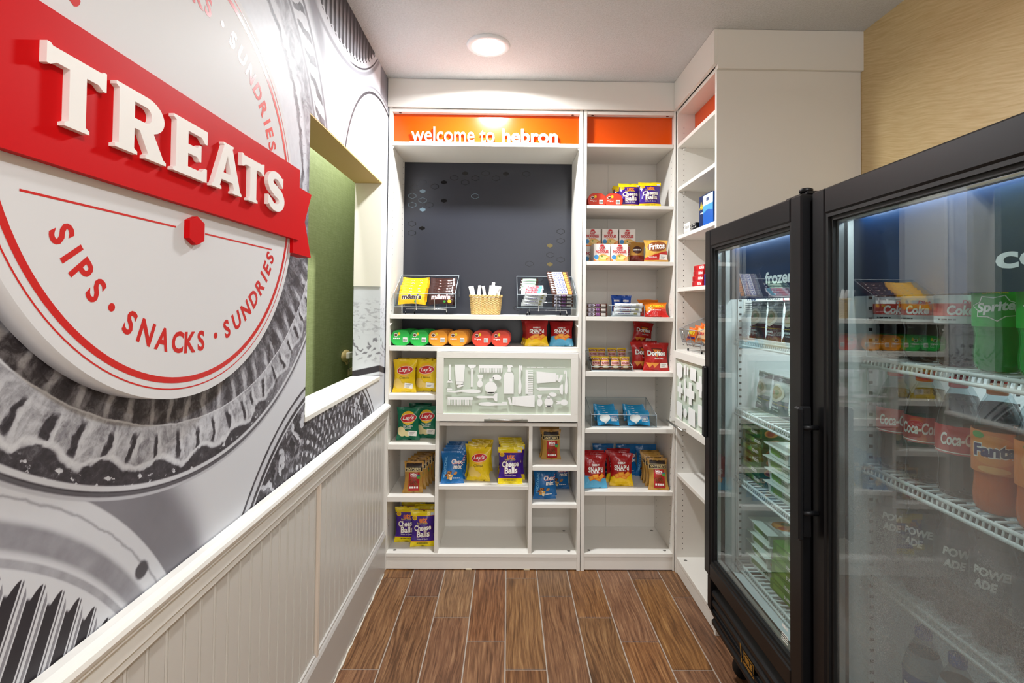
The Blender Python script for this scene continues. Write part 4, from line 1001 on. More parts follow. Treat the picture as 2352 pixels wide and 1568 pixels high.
bar_kind('mint', 'candy_bar', .092, .032, .020, film('darkchoc', '#2B1A16'), lambda p, w, h: (p.rect(-.038, .034, .010, .027, ink('mint', '#9CC7A4')), p.text('Milky Way', -.01, .018, .05, .010, W_, .04)), 23)
bar_kind('musk', 'candy_bar', .104, .032, .020, film('silver', '#C9CEDB'), lambda p, w, h: (p.text('MUSKETEERS', 0, .016, .066, .016, RD, .04, .15), p.rect(.026, .046, .006, .026, ink('cyan', '#6FB8CF'))), 24)
bar_kind('whitebar', 'snack_bar', .115, .034, .020, film('whitefilm', '#E4E3E2', .22), lambda p, w, h: (p.bars(-.01, .017, .05, .010, ink('lilac2', '#8C86A8'), .02), p.rect(.030, .044, .008, .025, ink('olive', '#A9A16A'))), 25)
z4 = 1.270
xs = gx(1372, 711, 2.56)[0]
for i in range(3): put('snickback', xs, 2.570, z4+.0001+i*.0225, ['lowest', 'middle', 'topmost'][i]+' chocolate bar of the three stacked by the post', 'candy bar', 'stacked chocolate bars', tilt=0, s=(.95, .9, .72))
def acrylic_tray(name, label, w, dd, hf, hb, loc, tilt=0, rz=0, stand=None, grp='clear acrylic trays'):
    AC = mat_glass('acrylic', '#F4F7F8', 1.42); ED = M('acrylic_edge', '#C9D3DA', .2, alpha=.75)
    t = empty(name, (loc[0], loc[1], loc[2]+.0024), (math.radians(tilt), 0, math.radians(rz))); tag(t, label, 'tray', grp)
    e = .003
    MB().box(-w/2, w/2, 0, dd, 0, e).build('bottom', AC, t); MB().box(-w/2, w/2, 0, e, 0, hf).build('front_wall', AC, t); MB().box(-w/2, w/2, dd-e, dd, 0, hb).build('back_wall', AC, t)
    for s in (-1, 1):
        x0, x1 = (-w/2, -w/2+e) if s < 0 else (w/2-e, w/2)
        MB().prism([(0, 0), (dd, 0), (dd, hb), (.004, hf)], lambda u, v, n: (n, u, v), x0, x1).build('side_wall', AC, t)
    rm = MB()
    for x in (-w/2+e/2, w/2-e/2): rm.tube([(x, .002, 0), (x, .002, hf), (x, dd-.001, hb), (x, dd-.001, 0)], .0016, 5)
    rm.tube([(-w/2, .0015, hf), (w/2, .0015, hf)], .0016, 5); rm.tube([(-w/2, dd-.0015, hb), (w/2, dd-.0015, hb)], .0018, 5); rm.tube([(-w/2, .0015, .0015), (w/2, .0015, .0015)], .002, 5)
    rm.build('polished_edges', ED, t)
    return t
xt = gx(1441, 711, 2.56)[0]
acrylic_tray('acrylic_tray', 'small clear tray holding white wrapped bars, corner unit', .172, .14, .055, .055, (xt, 2.548, z4))
for i in range(3): put('whitebar', xt+(-.004, .004, .008)[i], 2.568, z4+.0060+i*.0215, ['lowest', 'middle', 'topmost'][i]+' white wrapped bar in the clear tray of the corner unit', 'snack bar', 'white wrapped bars', tilt=0, s=(1.25, .85, .62))
row('pouch', [(gx(1417, 690, 2.64)[0], 2.645, 5, 6), (gx(1440, 690, 2.65)[0], 2.672, 5, -8)], z4+.0060, ['left blue cookie pouch in the clear tray', 'right blue cookie pouch in the clear tray'], 'blue cookie pouches', s=(.78, .8, 1.12))
put('chee', gx(1488, 705, 2.60)[0]+.024, 2.618, z4, 'orange cheese snack bag slumped at the right, rear', group='cheese snack bags', tilt=34, rz=4, s=(.9, .9, .72))
put('chee', gx(1510, 712, 2.56)[0]-.005, 2.556, z4, 'orange and red cheese snack bag slumped in front at the right', group='cheese snack bags', tilt=40, rz=-8, s=(.95, .9, .66))
# cakes and tortilla chips
z5 = .993
kind('cake', 'snack_cake', .050, .066, .024, [film('cakeyellow', '#E2BE3A'), film('cakebrown', '#6B3420')], lambda u, v: 1 if v < .30 else 0, lambda p, w, h: (p.rect(-.020, .020, h*.70, h*.86, ink('cakered', '#8A2A1C')), p.rect(-.021, .021, h*.30, h*.64, ink('cakepink', '#D9A7A0')), p.text('Kandy', 0, h*.78, .032, .007, W_, .03), p.text('KAKES', 0, h*.47, .034, .010, ink('cakered', '#8A2A1C'), .04), p.ell(0, h*.18, .017, .006, ink('cream', '#EBD9AE'))), 30, seal=.05, nv=14, nu=8)
acrylic_tray('acrylic_tray', 'clear tray of snack cakes in front, corner unit', .212, .100, .022, .05, (gx(1405, 846, 2.56)[0], 2.548, z5))
acrylic_tray('acrylic_tray', 'clear raised tray of snack cakes behind, corner unit', .205, .090, .024, .05, (gx(1394, 800, 2.66)[0], 2.655, z5+.036))
bx('tray_riser', bpy.data.objects['acrylic_tray.002'] if 'acrylic_tray.002' in bpy.data.objects else None, -.09, .09, .01, .085, -.036, -.0005, M('riser', '#D8D2C8', .4), b=0)
for r_, (Y, zz, pxs) in enumerate(((2.580, z5+.0060, (1367, 1391, 1414, 1437)), (2.690, z5+.0420, (1360, 1382, 1406, 1429)))):
    for i, px in enumerate(pxs):
        put('cake', gx(px, 820, Y)[0]+(.006 if i == 0 else 0), Y, zz, '%s yellow snack cake from the post in the %s tray' % (ORD[i], ['front', 'raised rear'][r_]), 'snack cake', 'wrapped snack cakes', tilt=16, rz=(-3, 2, -2, 3)[i])
row('dor', [(gx(1509, 825, 2.58)[0]-.002, 2.588, 8, -3)], z5, ['bright red tortilla chip bag in front with a white sticker'], 'red tortilla chip bags', s=(.96, .9, .9))
row('dor', [(gx(1478, 825, 2.65)[0], 2.652, 6, 6, 0), (gx(1470, 825, 2.70)[0]+.03, 2.704, 4, 4, 0)], z5, ['second red tortilla chip bag behind the bright one', 'third red tortilla chip bag at the back of the shelf'], 'red tortilla chip bags', s=(.96, .9, .9))
put('dor', gx(1475, 770, 2.74)[0], 2.752, z5+.120, 'dark red tortilla chip bag perched on top of the others', group='red tortilla chip bags', tilt=4, rz=8, ry=7, s=(.85, .8, .74))
# marshmallow treats
z6 = .707
acrylic_tray('acrylic_tray', 'long clear tray of blue marshmallow treats', .335, .205, .062, .115, (gx(1433, 975, 2.56)[0], 2.555, z6))
kind('treat', 'marshmallow_treat', .098, .068, .024, [film('treatblue', '#1E93C9', .2)], lambda u, v: 0, lambda p, w, h: (p.ell(-.022, .036, .017, .018, W_), p.ell(-.006, .038, .014, .016, W_), p.poly([(-.038, .030), (.006, .030), (-.012, .008)], W_), p.text('KRISPIES', .027, .042, .032, .006, ink('pink', '#F1DCE8'), .02), p.text('TREATS', .027, .032, .034, .011, W_, .04), p.bars(.027, .022, .028, .005, W_)), 31, axis='x', nv=18, nu=10)
for c, px in enumerate((1398, 1468)):
    for i in range(5):
        x = gx(px, 960, 2.575)[0]
        put('treat', x+(.006 if c else .004)*math.sin(i*2.1), 2.578+i*.033, z6+.0060+.004*i, ('frontmost' if i == 0 else ORD[i])+' blue marshmallow treat of the %s stack in the clear tray' % ('left', 'right')[c], 'marshmallow treat', 'blue marshmallow treats', tilt=20, rz=(2, -3)[c]+math.sin(i*3)*2, s=(1.15, 1, 1))
# lower shelf of the narrow unit
z7 = .392
xa = .391
row('snap_b', [(.455, 2.575, 10, 3), (.458, 2.622, 7, 0), (.456, 2.666, 4, 0)], z7, ['red and blue cracker bag in front by the post, low corner shelf', 'second red and blue cracker bag by the post', 'rear red and blue cracker bag by the post'], 'red cracker bags')
row('snap_y', [(gx(1428, 1075, 2.61)[0], 2.612, 10, -4), (gx(1418, 1075, 2.66)[0], 2.660, 8, -2), (gx(1416, 1060, 2.7)[0]+.012, 2.702, 5, 0)], z7, ['red and yellow cracker bag in front on the low corner shelf', 'second red and yellow cracker bag on the low corner shelf', 'rear red and yellow cracker bag on the low corner shelf'], 'red cracker bags')
put('chex', .528, 2.756, z7, 'blue snack mix bag behind the yellow cracker bags', group='blue snack mix bags', tilt=3, s=(1, 1, 1.12))
row('chex', [(.662, 2.778, 3, 0), (.768, 2.770, 3, 0)], z7, ['blue snack mix bag left of the corner pretzels', 'blue snack mix bag behind the corner pretzels'], 'blue snack mix bags', s=(1, 1, 1.08))
row('snyder', [(.774, 2.558, 19, -5), (.772, 2.612, 15, -2), (.770, 2.656, 12, 0), (.772, 2.698, 10, 0)], z7, ['gold pretzel bag frontmost on the low corner shelf', 'second gold pretzel bag on the low corner shelf', 'third gold pretzel bag on the low corner shelf', 'rearmost gold pretzel bag on the low corner shelf'], 'gold pretzel bags')

# ------------------------------------------------------------------ candy bins on wire stands, black-backed shelf
def wire_stand(label, w, loc, dep, hf, hr, rz=0):
    t = empty('wire_stand', (loc[0], loc[1], loc[2]+.0005), (0, 0, math.radians(rz))); tag(t, label, 'stand', 'chrome wire stands')
    mb = MB()
    mb.tube([(-w/2, .004, 0.004), (-w/2+.004, 0, hf), (w/2-.004, 0, hf), (w/2, .004, .004)], .0024, 8)
    mb.tube([(-w/2+.02, dep, .004), (-w/2+.02, dep, hr), (w/2-.02, dep, hr), (w/2-.02, dep, .004)], .0024, 8)
    for s in (-.22, .22): mb.tube([(w*s, -.038, hf+.066), (w*s, -.018, hf), (w*s, -.014, hf-.004), (w*s, 0, hf-.002), (w*s, dep, hr)], .002, 8)
    mb.build('wire_frame', CHROME, t)
    for x, y in ((-w/2, .004), (w/2, .004), (-w/2+.02, dep), (w/2-.02, dep)): MB().lathe([(.0038, 0), (.0042, .010), (.003, .012)], 8, o=(x, y, 0)).build('rubber_foot', BLACK, t)
    return t
ZS = 1.272
TB = 17.0
def bin_at(label, slabel, xc, w):
    wire_stand(slabel, w*.68, (xc+.004, 2.566, ZS), .150, .028, .070)
    t = acrylic_tray('acrylic_bin', label, w, .205, .072, .118, (xc, 2.556, ZS+.0345), tilt=TB, grp='clear acrylic candy bins')
    return Matrix.Translation(Vector((xc, 2.556, ZS+.037))) @ Matrix.Rotation(math.radians(TB), 4, 'X')
x1a, x1b = gx(906, 700, 2.56)[0], gx(1047, 700, 2.56)[0]
M1 = bin_at('clear candy bin holding yellow and brown candy packs', 'chrome wire stand under the left candy bin', (x1a+x1b)/2, x1b-x1a)
x2a, x2b = gx(1187, 700, 2.56)[0], gx(1323, 700, 2.56)[0]
M2 = bin_at('clear candy bin holding chocolate bars', 'chrome wire stand under the right candy bin', (x2a+x2b)/2, x2b-x2a)
def in_bin(Mx, key, lx, ly, lz, label, group, cat, lean=0, rz=0, s=1):
    p = Mx @ Vector((lx, ly, lz))
    return put(key, p.x, p.y, p.z, label, cat, group, tilt=lean-TB, rz=rz, s=s)
def art_mm(main, edge):
    return lambda p, w, h: (p.text("m&m's", -.004, h*.56, w*.72, h*.42, edge, .09), p.text("m&m's", -.004, h*.56, w*.70, h*.38, main, .05), p.ell(w*.30, h*.24, .010, .009, ink('candy', '#E4B81F')), p.ell(w*.12, h*.22, .006, .006, ink('candyg', '#3F9A3A')))
kind('mm_y', 'candy_pack', .142, .078, .024, [film('mmyellow', '#F5B90B')], lambda u, v: 0, art_mm(ink('mmbrown', '#43251A'), W_), 33, axis='x', nv=18, nu=10)
kind('mm_b', 'candy_pack', .138, .078, .024, [film('mmdark', '#3B201A')], lambda u, v: 0, art_mm(W_, ink('mmred', '#8A2A22')), 34, axis='x', nv=18, nu=10)
for i in range(6):
    in_bin(M1, 'mm_y', -.072+.003*math.sin(i*2), .024+i*.0245, .0045+.0085*i, ('frontmost' if i == 0 else ORD[i])+' yellow peanut candy pack in the left bin', 'yellow candy packs', 'candy pack', 40, (i % 3-1)*1, (1, .55, 1))
for i in range(6):
    in_bin(M1, 'mm_b', .076+.003*math.cos(i*2), .024+i*.0245, .0045+.0085*i, ('frontmost' if i == 0 else ORD[i])+' brown milk candy pack in the left bin', 'brown candy packs', 'candy pack', 40, (i % 2)*2-1, (1, .55, 1))
for i in range(4): in_bin(M2, 'snickback', .085, .022, .0042+i*.0168, ORD[i]+' upturned chocolate bar from the bottom, front right of the right bin', 'upturned chocolate bars', 'candy bar', 0, 0, (.95, .9, .52))
for i in range(9): in_bin(M2, 'snick' if i in (1, 2, 6, 7, 8) else 'snick2', .084-.0022*i, .036+i*.0165, .060+.0085*i, ('frontmost' if i == 0 else ORD[i])+' chocolate bar in the leaning row of the right bin', 'leaning chocolate bars', 'candy bar', 50, 0, (1.0, .8, 1))
for i in range(4): in_bin(M2, 'whitebar', -.072+.006*i, .024, .0042+i*.0165, ORD[i]+' silver bar from the bottom at the left of the right bin', 'silver wrapped bars', 'candy bar', 0, 3-2*i, (.98, .9, .6))
for i in range(3): in_bin(M2, 'musk', -.076+.006*i, .040+i*.017, .058+.009*i, ORD[i]+' pale blue and red candy bar in the right bin', 'pale blue candy bars', 'candy bar', 50, 2)
for i in range(4): in_bin(M2, 'mint', -.090+.003*i, .098+i*.019, .062+.010*i, ORD[i]+' dark mint bar in the right bin', 'dark mint bars', 'candy bar', 50, 0)

# ------------------------------------------------------------------ wicker basket of wrapped cutlery
WICK = M('wicker', '#D3B272', .6)
bxc = (gx(1078, 700, 2.62)[0]+gx(1152, 700, 2.62)[0])/2
bk = empty('wicker_basket', (bxc, 2.665, ZS)); tag(bk, 'pale wicker basket between the two candy bins', 'basket')
def rrp(w, d, r, n):
    o = rrect(w, d, r, 8); L = [0]
    for i in range(len(o)): a, b = o[i], o[(i+1) % len(o)]; L.append(L[-1]+math.hypot(a[0]-b[0], a[1]-b[1]))
    out = []
    for k in range(n):
        s = L[-1]*k/n
        i = max(j for j in range(len(o)) if L[j] <= s+1e-9); f = (s-L[i])/max(1e-9, L[i+1]-L[i]); a, b = o[i], o[(i+1) % len(o)]
        out.append((a[0]+(b[0]-a[0])*f, a[1]+(b[1]-a[1])*f))
    return out
wv = MB(); NS = 44; NR = 15
for r_ in range(NR):
    z = .006+r_*.0058; sc = 1-.10*(1-r_/NR)
    base = rrp(.165*sc, .098*sc, .030, NS*2); path = []
    for k, (a, b) in enumerate(base):
        l = math.hypot(a, b); off = .0019*(1 if (k//2+r_) % 2 else -1) if k % 2 == 0 else 0
        path.append((a*(1+off/l), b*(1+off/l), z))
    wv.tube(path, .0029, 5, closed=True)
tag(wv.build('weave', WICK, bk), kind='stuff')
st = MB()
for k, (a, b) in enumerate(rrp(.165, .098, .030, NS)): st.tube([(a*.895, b*.895, .002), (a*.99, b*.99, .096)], .0018, 5)
tag(st.build('stakes', WICK, bk), kind='stuff')
rm = MB()
for off in (0, PI): rm.tube([(a*(1.02+.018*math.cos(k*.9+off)), b*(1.02+.018*math.cos(k*.9+off)), .099+.0036*math.sin(k*.9+off)) for k, (a, b) in enumerate(rrp(.165, .098, .030, 90))], .0040, 6, closed=True)
rm.build('rim', WICK, bk)
MB().prism([(a*.9, b*.9) for a, b in rrp(.165, .098, .03, 40)], lambda u, v, n: (u, v, n), .001, .004).build('base', WICK, bk)
CUT = M('wrapped_white', '#F4F3F1', .28, bump=(60, .3))
random.seed(5)
ck = MB().box(-.0085, .0085, -.002, .002, 0, .150, b=.0015).mesh('wrapped_cutlery', [CUT])
def cutl(px, top, a, lean, i, lb):
    x, zt = gx(px, top, 2.655)
    L = .150; rx = math.radians(lean); ry = math.radians(a)
    o = inst('wrapped_cutlery', ck, None, (0, 0, 0), (rx, ry, math.radians(random.uniform(-30, 30))))
    R3 = o.rotation_euler.to_matrix(); tip = R3 @ Vector((0, 0, L)); y0 = 2.665+random.uniform(-.018, .014)
    bx_, by_ = x-tip.x, y0
    bx_ = min(max(bx_, bxc-.058), bxc+.058); zb_ = max(ZS+.006, zt-tip.z)
    o.location = (bx_, by_, zb_); tag(o, lb, 'cutlery', 'wrapped white cutlery in the basket')
for i, (px, top, a, ln) in enumerate(((1079, 658, -16, 2), (1083, 662, -12, -6), (1090, 664, 9, 4), (1101, 655, -2, -3), (1110, 665, -14, 5), (1128, 658, 6, 2), (1134, 648, 9, -4), (1139, 656, 12, 3), (1141, 657, 12, -2), (1144, 660, 11, 4), (1148, 663, 13, -3))):
    cutl(px, top, a, ln, i, 'white wrapped cutlery, %s from the left in the wicker basket' % ORD[min(i, 11)])

# ------------------------------------------------------------------ goods on the side unit
def boxpack(name, label, cat, group, x0, x1, y0, y1, z0, z1, mat, art=None, rz=0):
    cx, cy = (x0+x1)/2, (y0+y1)/2
    o = MB().box(x0-cx, x1-cx, y0-cy, y1-cy, 0, z1-z0, b=.0008).build(name, mat, None, (cx, cy, z0+.0006), (0, 0, math.radians(rz))); tag(o, label, cat, group)
    if art:
        p = Print(lambda u, v, L: (x0-cx-L, -u, v), .0003, .0002, 0); art(p, y1-y0, z1-z0); p.build('printed_front', o)
        q = Print(lambda u, v, L: (u, y0-cy-L, v), .0003, .0002, 0)
    return o
NAVY = M('carton_navy', '#122B5E', .35); BLUEC = M('carton_blue', '#1E63C4', .3); REDC = M('carton_red', '#D01F27', .3)
zc3 = 1.681
boxpack('medicine_box', 'navy medicine box with yellow lettering on the right hand shelf', 'box', None, .880, .950, 2.165, 2.305, zc3, zc3+.150, NAVY, lambda p, w, h: (p.text('Advil', -.022, h*.70, .085, .036, YL, .04, .2), p.bars(-.02, h*.47, .07, .008, W_), p.rect(-w*.5, w*.5, 0, h*.06, ink('bluei', '#2C6BC0'))))
boxpack('medicine_box', 'bright blue and white medicine box in front of the navy one', 'box', None, .858, .878, 2.095, 2.205, zc3, zc3+.132, BLUEC, lambda p, w, h: (p.rect(-w*.5, w*.5, h*.66, h, ink('ice', '#CFE4F2')), p.bars(0, h*.84, .03, .020, ink('navy', '#17356E'), .04), p.poly([(-w*.5, h*.40), (0, h*.50), (w*.5, h*.42), (w*.5, h*.66), (-w*.5, h*.66)], ink('aqua', '#4FA8DE'))))
cd = boxpack('price_card', 'small white card with handwritten words on the right hand shelf', 'card', None, .866, .8675, 2.385, 2.465, zc3, zc3+.052, M('card_white', '#F1EFEA', .6), lambda p, w, h: (p.text('Tums Bx', 0, h*.62, .058, .018, K_, .0, .2), [p.rect(-.034+.006*k, -.032+.006*k, 0, h*.22, ink('greyp', '#BFB9B2')) for k in range(12)]))
for i in range(3): boxpack('blister_pack', '%s dark blister pack from the top beside the white card' % ORD[2-i], 'blister pack', 'stacked dark blister packs', .872, .945, 2.315+.004*i, 2.378+.004*i, zc3+.013*i, zc3+.012+.013*i, M('pack_black', '#23262C', .25), lambda p, w, h: [p.rect(-.045+.02*k, -.034+.02*k, .003, .009, ink('greyp', '#BFB9B2')) for k in range(4)], rz=4-3*i)
zc4 = 1.418
for i in range(4): boxpack('chocolate_box', ['lowest', 'second lowest', 'third lowest', 'topmost'][i]+' red candy carton in the stack on the right hand shelf', 'candy carton', 'stacked red candy cartons', .862+.003*i, .930, 2.215+.004*i, 2.345-.003*(i % 2), zc4+.0245*i, zc4+.0240+.0245*i, REDC, lambda p, w, h: (p.text('KitKat', .03, h*.5, .052, .013, W_, .05, .1), p.rect(-w*.5, -w*.5+.03, h*.1, h*.9, ink('darkred', '#B3161B'))), rz=(-2, 1, -1, 2)[i])
for i in range(2): boxpack('candy_tube', ['lower', 'upper'][i]+' blue candy carton next to the red stack', 'candy carton', 'blue candy cartons', .866, .925, 2.100, 2.205, zc4+.026*i, zc4+.0255+.026*i, BLUEC, lambda p, w, h: p.bars(.0, h*.5, .05, .012, W_, .04), rz=1)
zc5 = 1.112
wire_stand('chrome wire stand on the cabinet at the right', .17, (.868, 2.335, zc5), .14, .030, .062, rz=-90)
tt = acrylic_tray('acrylic_bin', 'clear candy bin of orange packs on the right hand cabinet', .26, .19, .068, .105, (.858, 2.335, zc5+.0365), tilt=13, grp='clear acrylic candy bins')
tt.rotation_euler = (math.radians(13), 0, math.radians(-90)); 
M3 = Matrix.Translation(Vector((.858, 2.335, zc5+.039))) @ Matrix.Rotation(math.radians(-90), 4, 'Z') @ Matrix.Rotation(math.radians(13), 4, 'X')
kind('reese', 'candy_pack', .112, .070, .022, [film('reese', '#E2691A')], lambda u, v: 0, lambda p, w, h: (p.text("Reese's", 0, h*.62, .080, .024, YL, .05, .2), p.rect(-w*.42, w*.42, h*.16, h*.30, ink('purplei', '#4B3C8E'))), 36, axis='x', nv=16, nu=8)
kind('peach', 'candy_pack', .112, .070, .022, [film('peachfilm', '#E9B98C')], lambda u, v: 0, lambda p, w, h: (p.bars(0, h*.6, .07, .018, RD, .04), p.rect(-w*.42, w*.42, h*.14, h*.28, ORG)), 37, axis='x', nv=16, nu=8)
for i in range(5):
    for c in (0, 1):
        p_ = M3 @ Vector(((-.062, .060)[c], .020+i*.030, .0045+.0035*i))
        put('reese' if c == 0 else 'peach', p_.x, p_.y, p_.z, ('frontmost' if i == 0 else ORD[i])+' %s candy pack in the right hand bin' % ('orange', 'peach coloured')[c], 'candy pack', '%s candy packs in the right hand bin' % ('orange', 'peach')[c], tilt=24-13, rz=-90)
# ------------------------------------------------------------------ glass door merchandisers
FW, FH = .632, 1.607
LINER = M('liner_white', '#E4E9EA', .4); WIRE = M('white_wire', '#EEF2F0', .35); GASK = M('gasket_black', '#0E0E0E', .5)
SPACER = M('glass_spacer', '#9FA3A2', .3, metal=.6); NAVYP = M('navy_header', '#07294F', .3); BLK2 = M('black_plastic', '#0D0D0F', .42, spec=.35)
GOLD = M('gold_badge', '#D9B24A', .3, metal=.8)
def fridge(label, X0, Y0, ang, word, wx, ww, wh, wz, glass, fogged):
    t = empty('glass_door_cooler', (X0, Y0, 0), (0, 0, math.radians(-90-ang))); tag(t, label, 'refrigerator', 'black glass door coolers')
    FM = Matrix.Translation(Vector((X0, Y0, 0))) @ Matrix.Rotation(math.radians(-90-ang), 4, 'Z')
    DB = .62
    b = MB(); b.box(0, .028, .056, DB, .15, FH-.004, b=.003); b.box(FW-.028, FW, .056, DB, .15, FH-.004, b=.003)
    b.box(.028, FW-.028, .056, DB, FH-.036, FH-.004); b.box(.028, FW-.028, DB-.03, DB, .15, FH-.036); b.box(.028, FW-.028, .056, DB-.03, .15, .385)
    b.build('cabinet', BLACK, t)
    l = MB(); l.box(.0285, .036, .062, DB-.032, .386, FH-.038); l.box(FW-.036, FW-.0285, .062, DB-.032, .386, FH-.038); l.box(.036, FW-.036, DB-.040, DB-.032, .386, FH-.038)
    l.box(.036, FW-.036, .062, DB-.040, .386, .394); l.box(.036, FW-.036, .062, DB-.040, FH-.046, FH-.038)
    l.build('liner', LINER, t)
    # door
    d = empty('door', parent=t); z0, z1, s = .352, FH, .050
    for nm, a in (('stile', (0, s, z0, z1)), ('stile', (FW-s, FW, z0, z1)), ('rail', (s, FW-s, z1-s-.012, z1)), ('rail', (s, FW-s, z0, z0+s))):
        MB().box(a[0], a[1], 0, .048, a[2], a[3], b=.004).build(nm, BLACK, d)
    g = MB()
    for k, (o, yy) in enumerate(((0, .004), (.009, .010))):
        xa, xb, za, zc = s+o-.002, FW-s-o+.002, z0+s+o-.002, z1-s-.012-o+.002; w = .010
        g.box(xa, xa+w, yy, .044, za, zc); g.box(xb-w, xb, yy, .044, za, zc); g.box(xa+w, xb-w, yy, .044, za, za+w); g.box(xa+w, xb-w, yy, .044, zc-w, zc)
    g.build('gasket', GASK, d)
    xa, xb, za, zc = s+.018, FW-s-.018, z0+s+.018, z1-s-.012-.018
    MB().box(xa-.004, xb+.004, .016, .019, za-.004, zc+.004).build('glass_pane', glass, d); MB().box(xa-.004, xb+.004, .032, .035, za-.004, zc+.004).build('glass_pane', mat_glass('cooler_glass_inner', '#F6FAFA', 1.6), d)
    sp_ = MB(); w = .006
    sp_.box(xa, xa+w, .0195, .0315, za, zc); sp_.box(xb-w, xb, .0195, .0315, za, zc); sp_.box(xa+w, xb-w, .0195, .0315, za, za+w); sp_.box(xa+w, xb-w, .0195, .0315, zc-w, zc)
    sp_.build('spacer', SPACER, d)
    h = MB()
    if not fogged: h.box(.002, .030, -.012, .002, .845, 1.105, b=.004)
    else: h.box(.008, .032, -.050, -.036, .770, 1.085, b=.004); h.box(.008, .016, -.037, -.010, .770, 1.085, b=.003)
    for zz in ((.832, 1.036) if fogged else ()): h.tube([(.022, -.037, zz), (.022, .002, zz)], .006, 10)
    h.build('handle', BLK2, d)
    p = Print(lambda u, v, L: (u, .0158-L, v), .0002, .0001, 0); p.bars(FW-s-.055, za+.055, .028, .012, W_, .03)
    for k in range(4): p.rect(FW-s-.072, FW-s-.040, za+.034-.006*k, za+.037-.006*k, W_)
    p.build('certification_mark', d)
    # base grille
    gr = MB(); gr.box(0, FW, .012, .055, .335, .350, b=.002); gr.box(0, .030, .012, .055, .225, .335, b=.002); gr.box(FW-.030, FW, .012, .055, .225, .335, b=.002)
    gr.box(.030, FW-.030, .046, .055, .16, .335); gr.prism([(.012, .225), (.055, .225), (.055, .150), (.050, .150)][::-1], lambda u, v, n: (n, u, v), 0, FW)
    gr.build('grille_frame', BLK2, t)
    for k in range(4):
        zz = .300-.034*k
        MB().prism([(.016, zz-.022), (.022, zz-.026), (.045, zz+.004), (.045, zz+.012), (.016, zz-.010)][::-1], lambda u, v, n: (n, u, v), .031, FW-.031).build('louver', BLK2, t)
    e = Print(lambda u, v, L: (u, .0145-L, v), .0, .0004, 0)
    cx, cz = FW*.50, .232
    e.rect(cx-.028, cx+.040, cz-.020, cz+.020, GOLD); e.rect(cx-.025, cx+.037, cz-.017, cz+.017, BLK2); e.text('TRUE', cx+.006, cz+.004, .052, .018, GOLD, .06); e.rect(cx-.022, cx+.034, cz-.014, cz-.008, GOLD)
    e.poly([(cx-.050, cz+.030), (cx-.045, cz+.030), (cx-.034, cz-.022), (cx-.040, cz-.022)], GOLD)
    e.build('badge', t)
    # casters
    for x in (.06, FW-.06):
        for y in (.11, DB-.09):
            c = empty('caster', (x, y, 0), parent=t)
            MB().lathe([(.008, -.012), (.038, -.012), (.041, -.008), (.041, .008), (.038, .012), (.008, .012)], 24).build('wheel', M('rubber', '#101010', .6), c, (0, .012, .0415), (0, PI/2, 0))
            f = MB(); f.box(-.022, -.018, -.012, .03, .03, .125); f.box(.018, .022, -.012, .03, .03, .125); f.box(-.03, .03, -.028, .035, .122, .15); f.build('fork', BLK2, c)
            if y < .2: MB().tube([(-.03, -.01, .085), (-.052, -.030, .083)], .005, 8).build('brake_lever', CHROME, c)
    # hinge cover on top
    hg = MB(); hg.box(FW-.11, FW-.005, .02, .11, FH, FH+.010, b=.003); hg.lathe([(.016, 0), (.016, .008), (.010, .011), (.0001, .011)], 16, o=(FW-.03, .03, FH+.010)); hg.build('hinge_cover', BLK2, t)
    # lamp strips inside, header panel
    MB().box(.050, FW-.050, .0655, .073, FH-.064, FH-.058).build('led_strip', M('led_white', '#F4FAFF', .5, emit=2.5), t)
    for (yy, en) in ((.0655, .45), (.30, 3.0 if fogged else 2.4)):
        ld = bpy.data.lights.new('led', 'AREA'); ld.shape = 'RECTANGLE'; ld.size = FW-.13; ld.size_y = .012 if yy < .1 else .06; ld.energy = en; ld.color = (.95, .99, 1)
        lo = bpy.data.objects.new('led', ld); lo.location = (FW/2, yy, FH-.066 if yy < .1 else FH-.049); link(lo, t)
    hd = MB().box(.037, FW-.037, .078, .084, 1.352, FH-.066).build('header_panel', NAVYP, t); hd['label'] = 'dark blue header panel reading %s' % word
    p = Print(lambda u, v, L: (u, .0778-L, v), .0002, .0001, 0); v_, f_, bb = text2d(word, .03); base = text2d('o', .03)[2]
    k = ww/(bb[1]-bb[0]); p.raw([(wx+(a-bb[0])*k, wz+(q-base[2])*wh) for a, q in v_], f_, ink('headerwhite', '#EDF3F5')); p.build('header_word', hd)
    # shelf standards on the side walls
    for x, sgn in ((.0362, 1), (FW-.0362, -1)):
        for y in (.115, .46):
            stn = MB().box(min(x, x+.004*sgn), max(x, x+.004*sgn), y-.009, y+.009, .40, 1.54).build('shelf_standard', LINER, t)
            tk = MB()
            for i in range(44): tk.box(min(x+.0035*sgn, x+.0046*sgn), max(x+.0035*sgn, x+.0046*sgn), y-.005, y+.004, .42+.025*i, .427+.025*i)
            tag(tk.build('slots', DARK, stn), kind='stuff')
    for z in (1.212, .962, .722, .425):
        w = MB(); za_ = z-.006
        for i in range(23): xx = .050+i*(FW-.100)/22; w.tube([(xx, .100, za_+.003), (xx, DB-.06, za_+.003)], .0026, 6)
        w.tube([(.042, .098, za_), (FW-.042, .098, za_)], .0042, 8); w.tube([(.042, .094, za_-.017), (FW-.042, .094, za_-.017)], .0042, 8); w.tube([(.042, DB-.062, za_-.001), (FW-.042, DB-.062, za_-.001)], .0035, 6)
        for i in range(46): xx = .046+i*(FW-.092)/45; w.tube([(xx, .098, za_), (xx, .094, za_-.017)], .0022, 5)
        w.build('wire_shelf', WIRE, t)
    return t, FM
f1, FM1 = fridge('black glass door freezer beside the side shelving, header reading frozen', .735, 1.867, .8, 'frozen', .297, .158, .050, 1.396, mat_glass('cooler_glass', '#F6FAFA', 1.8), False)
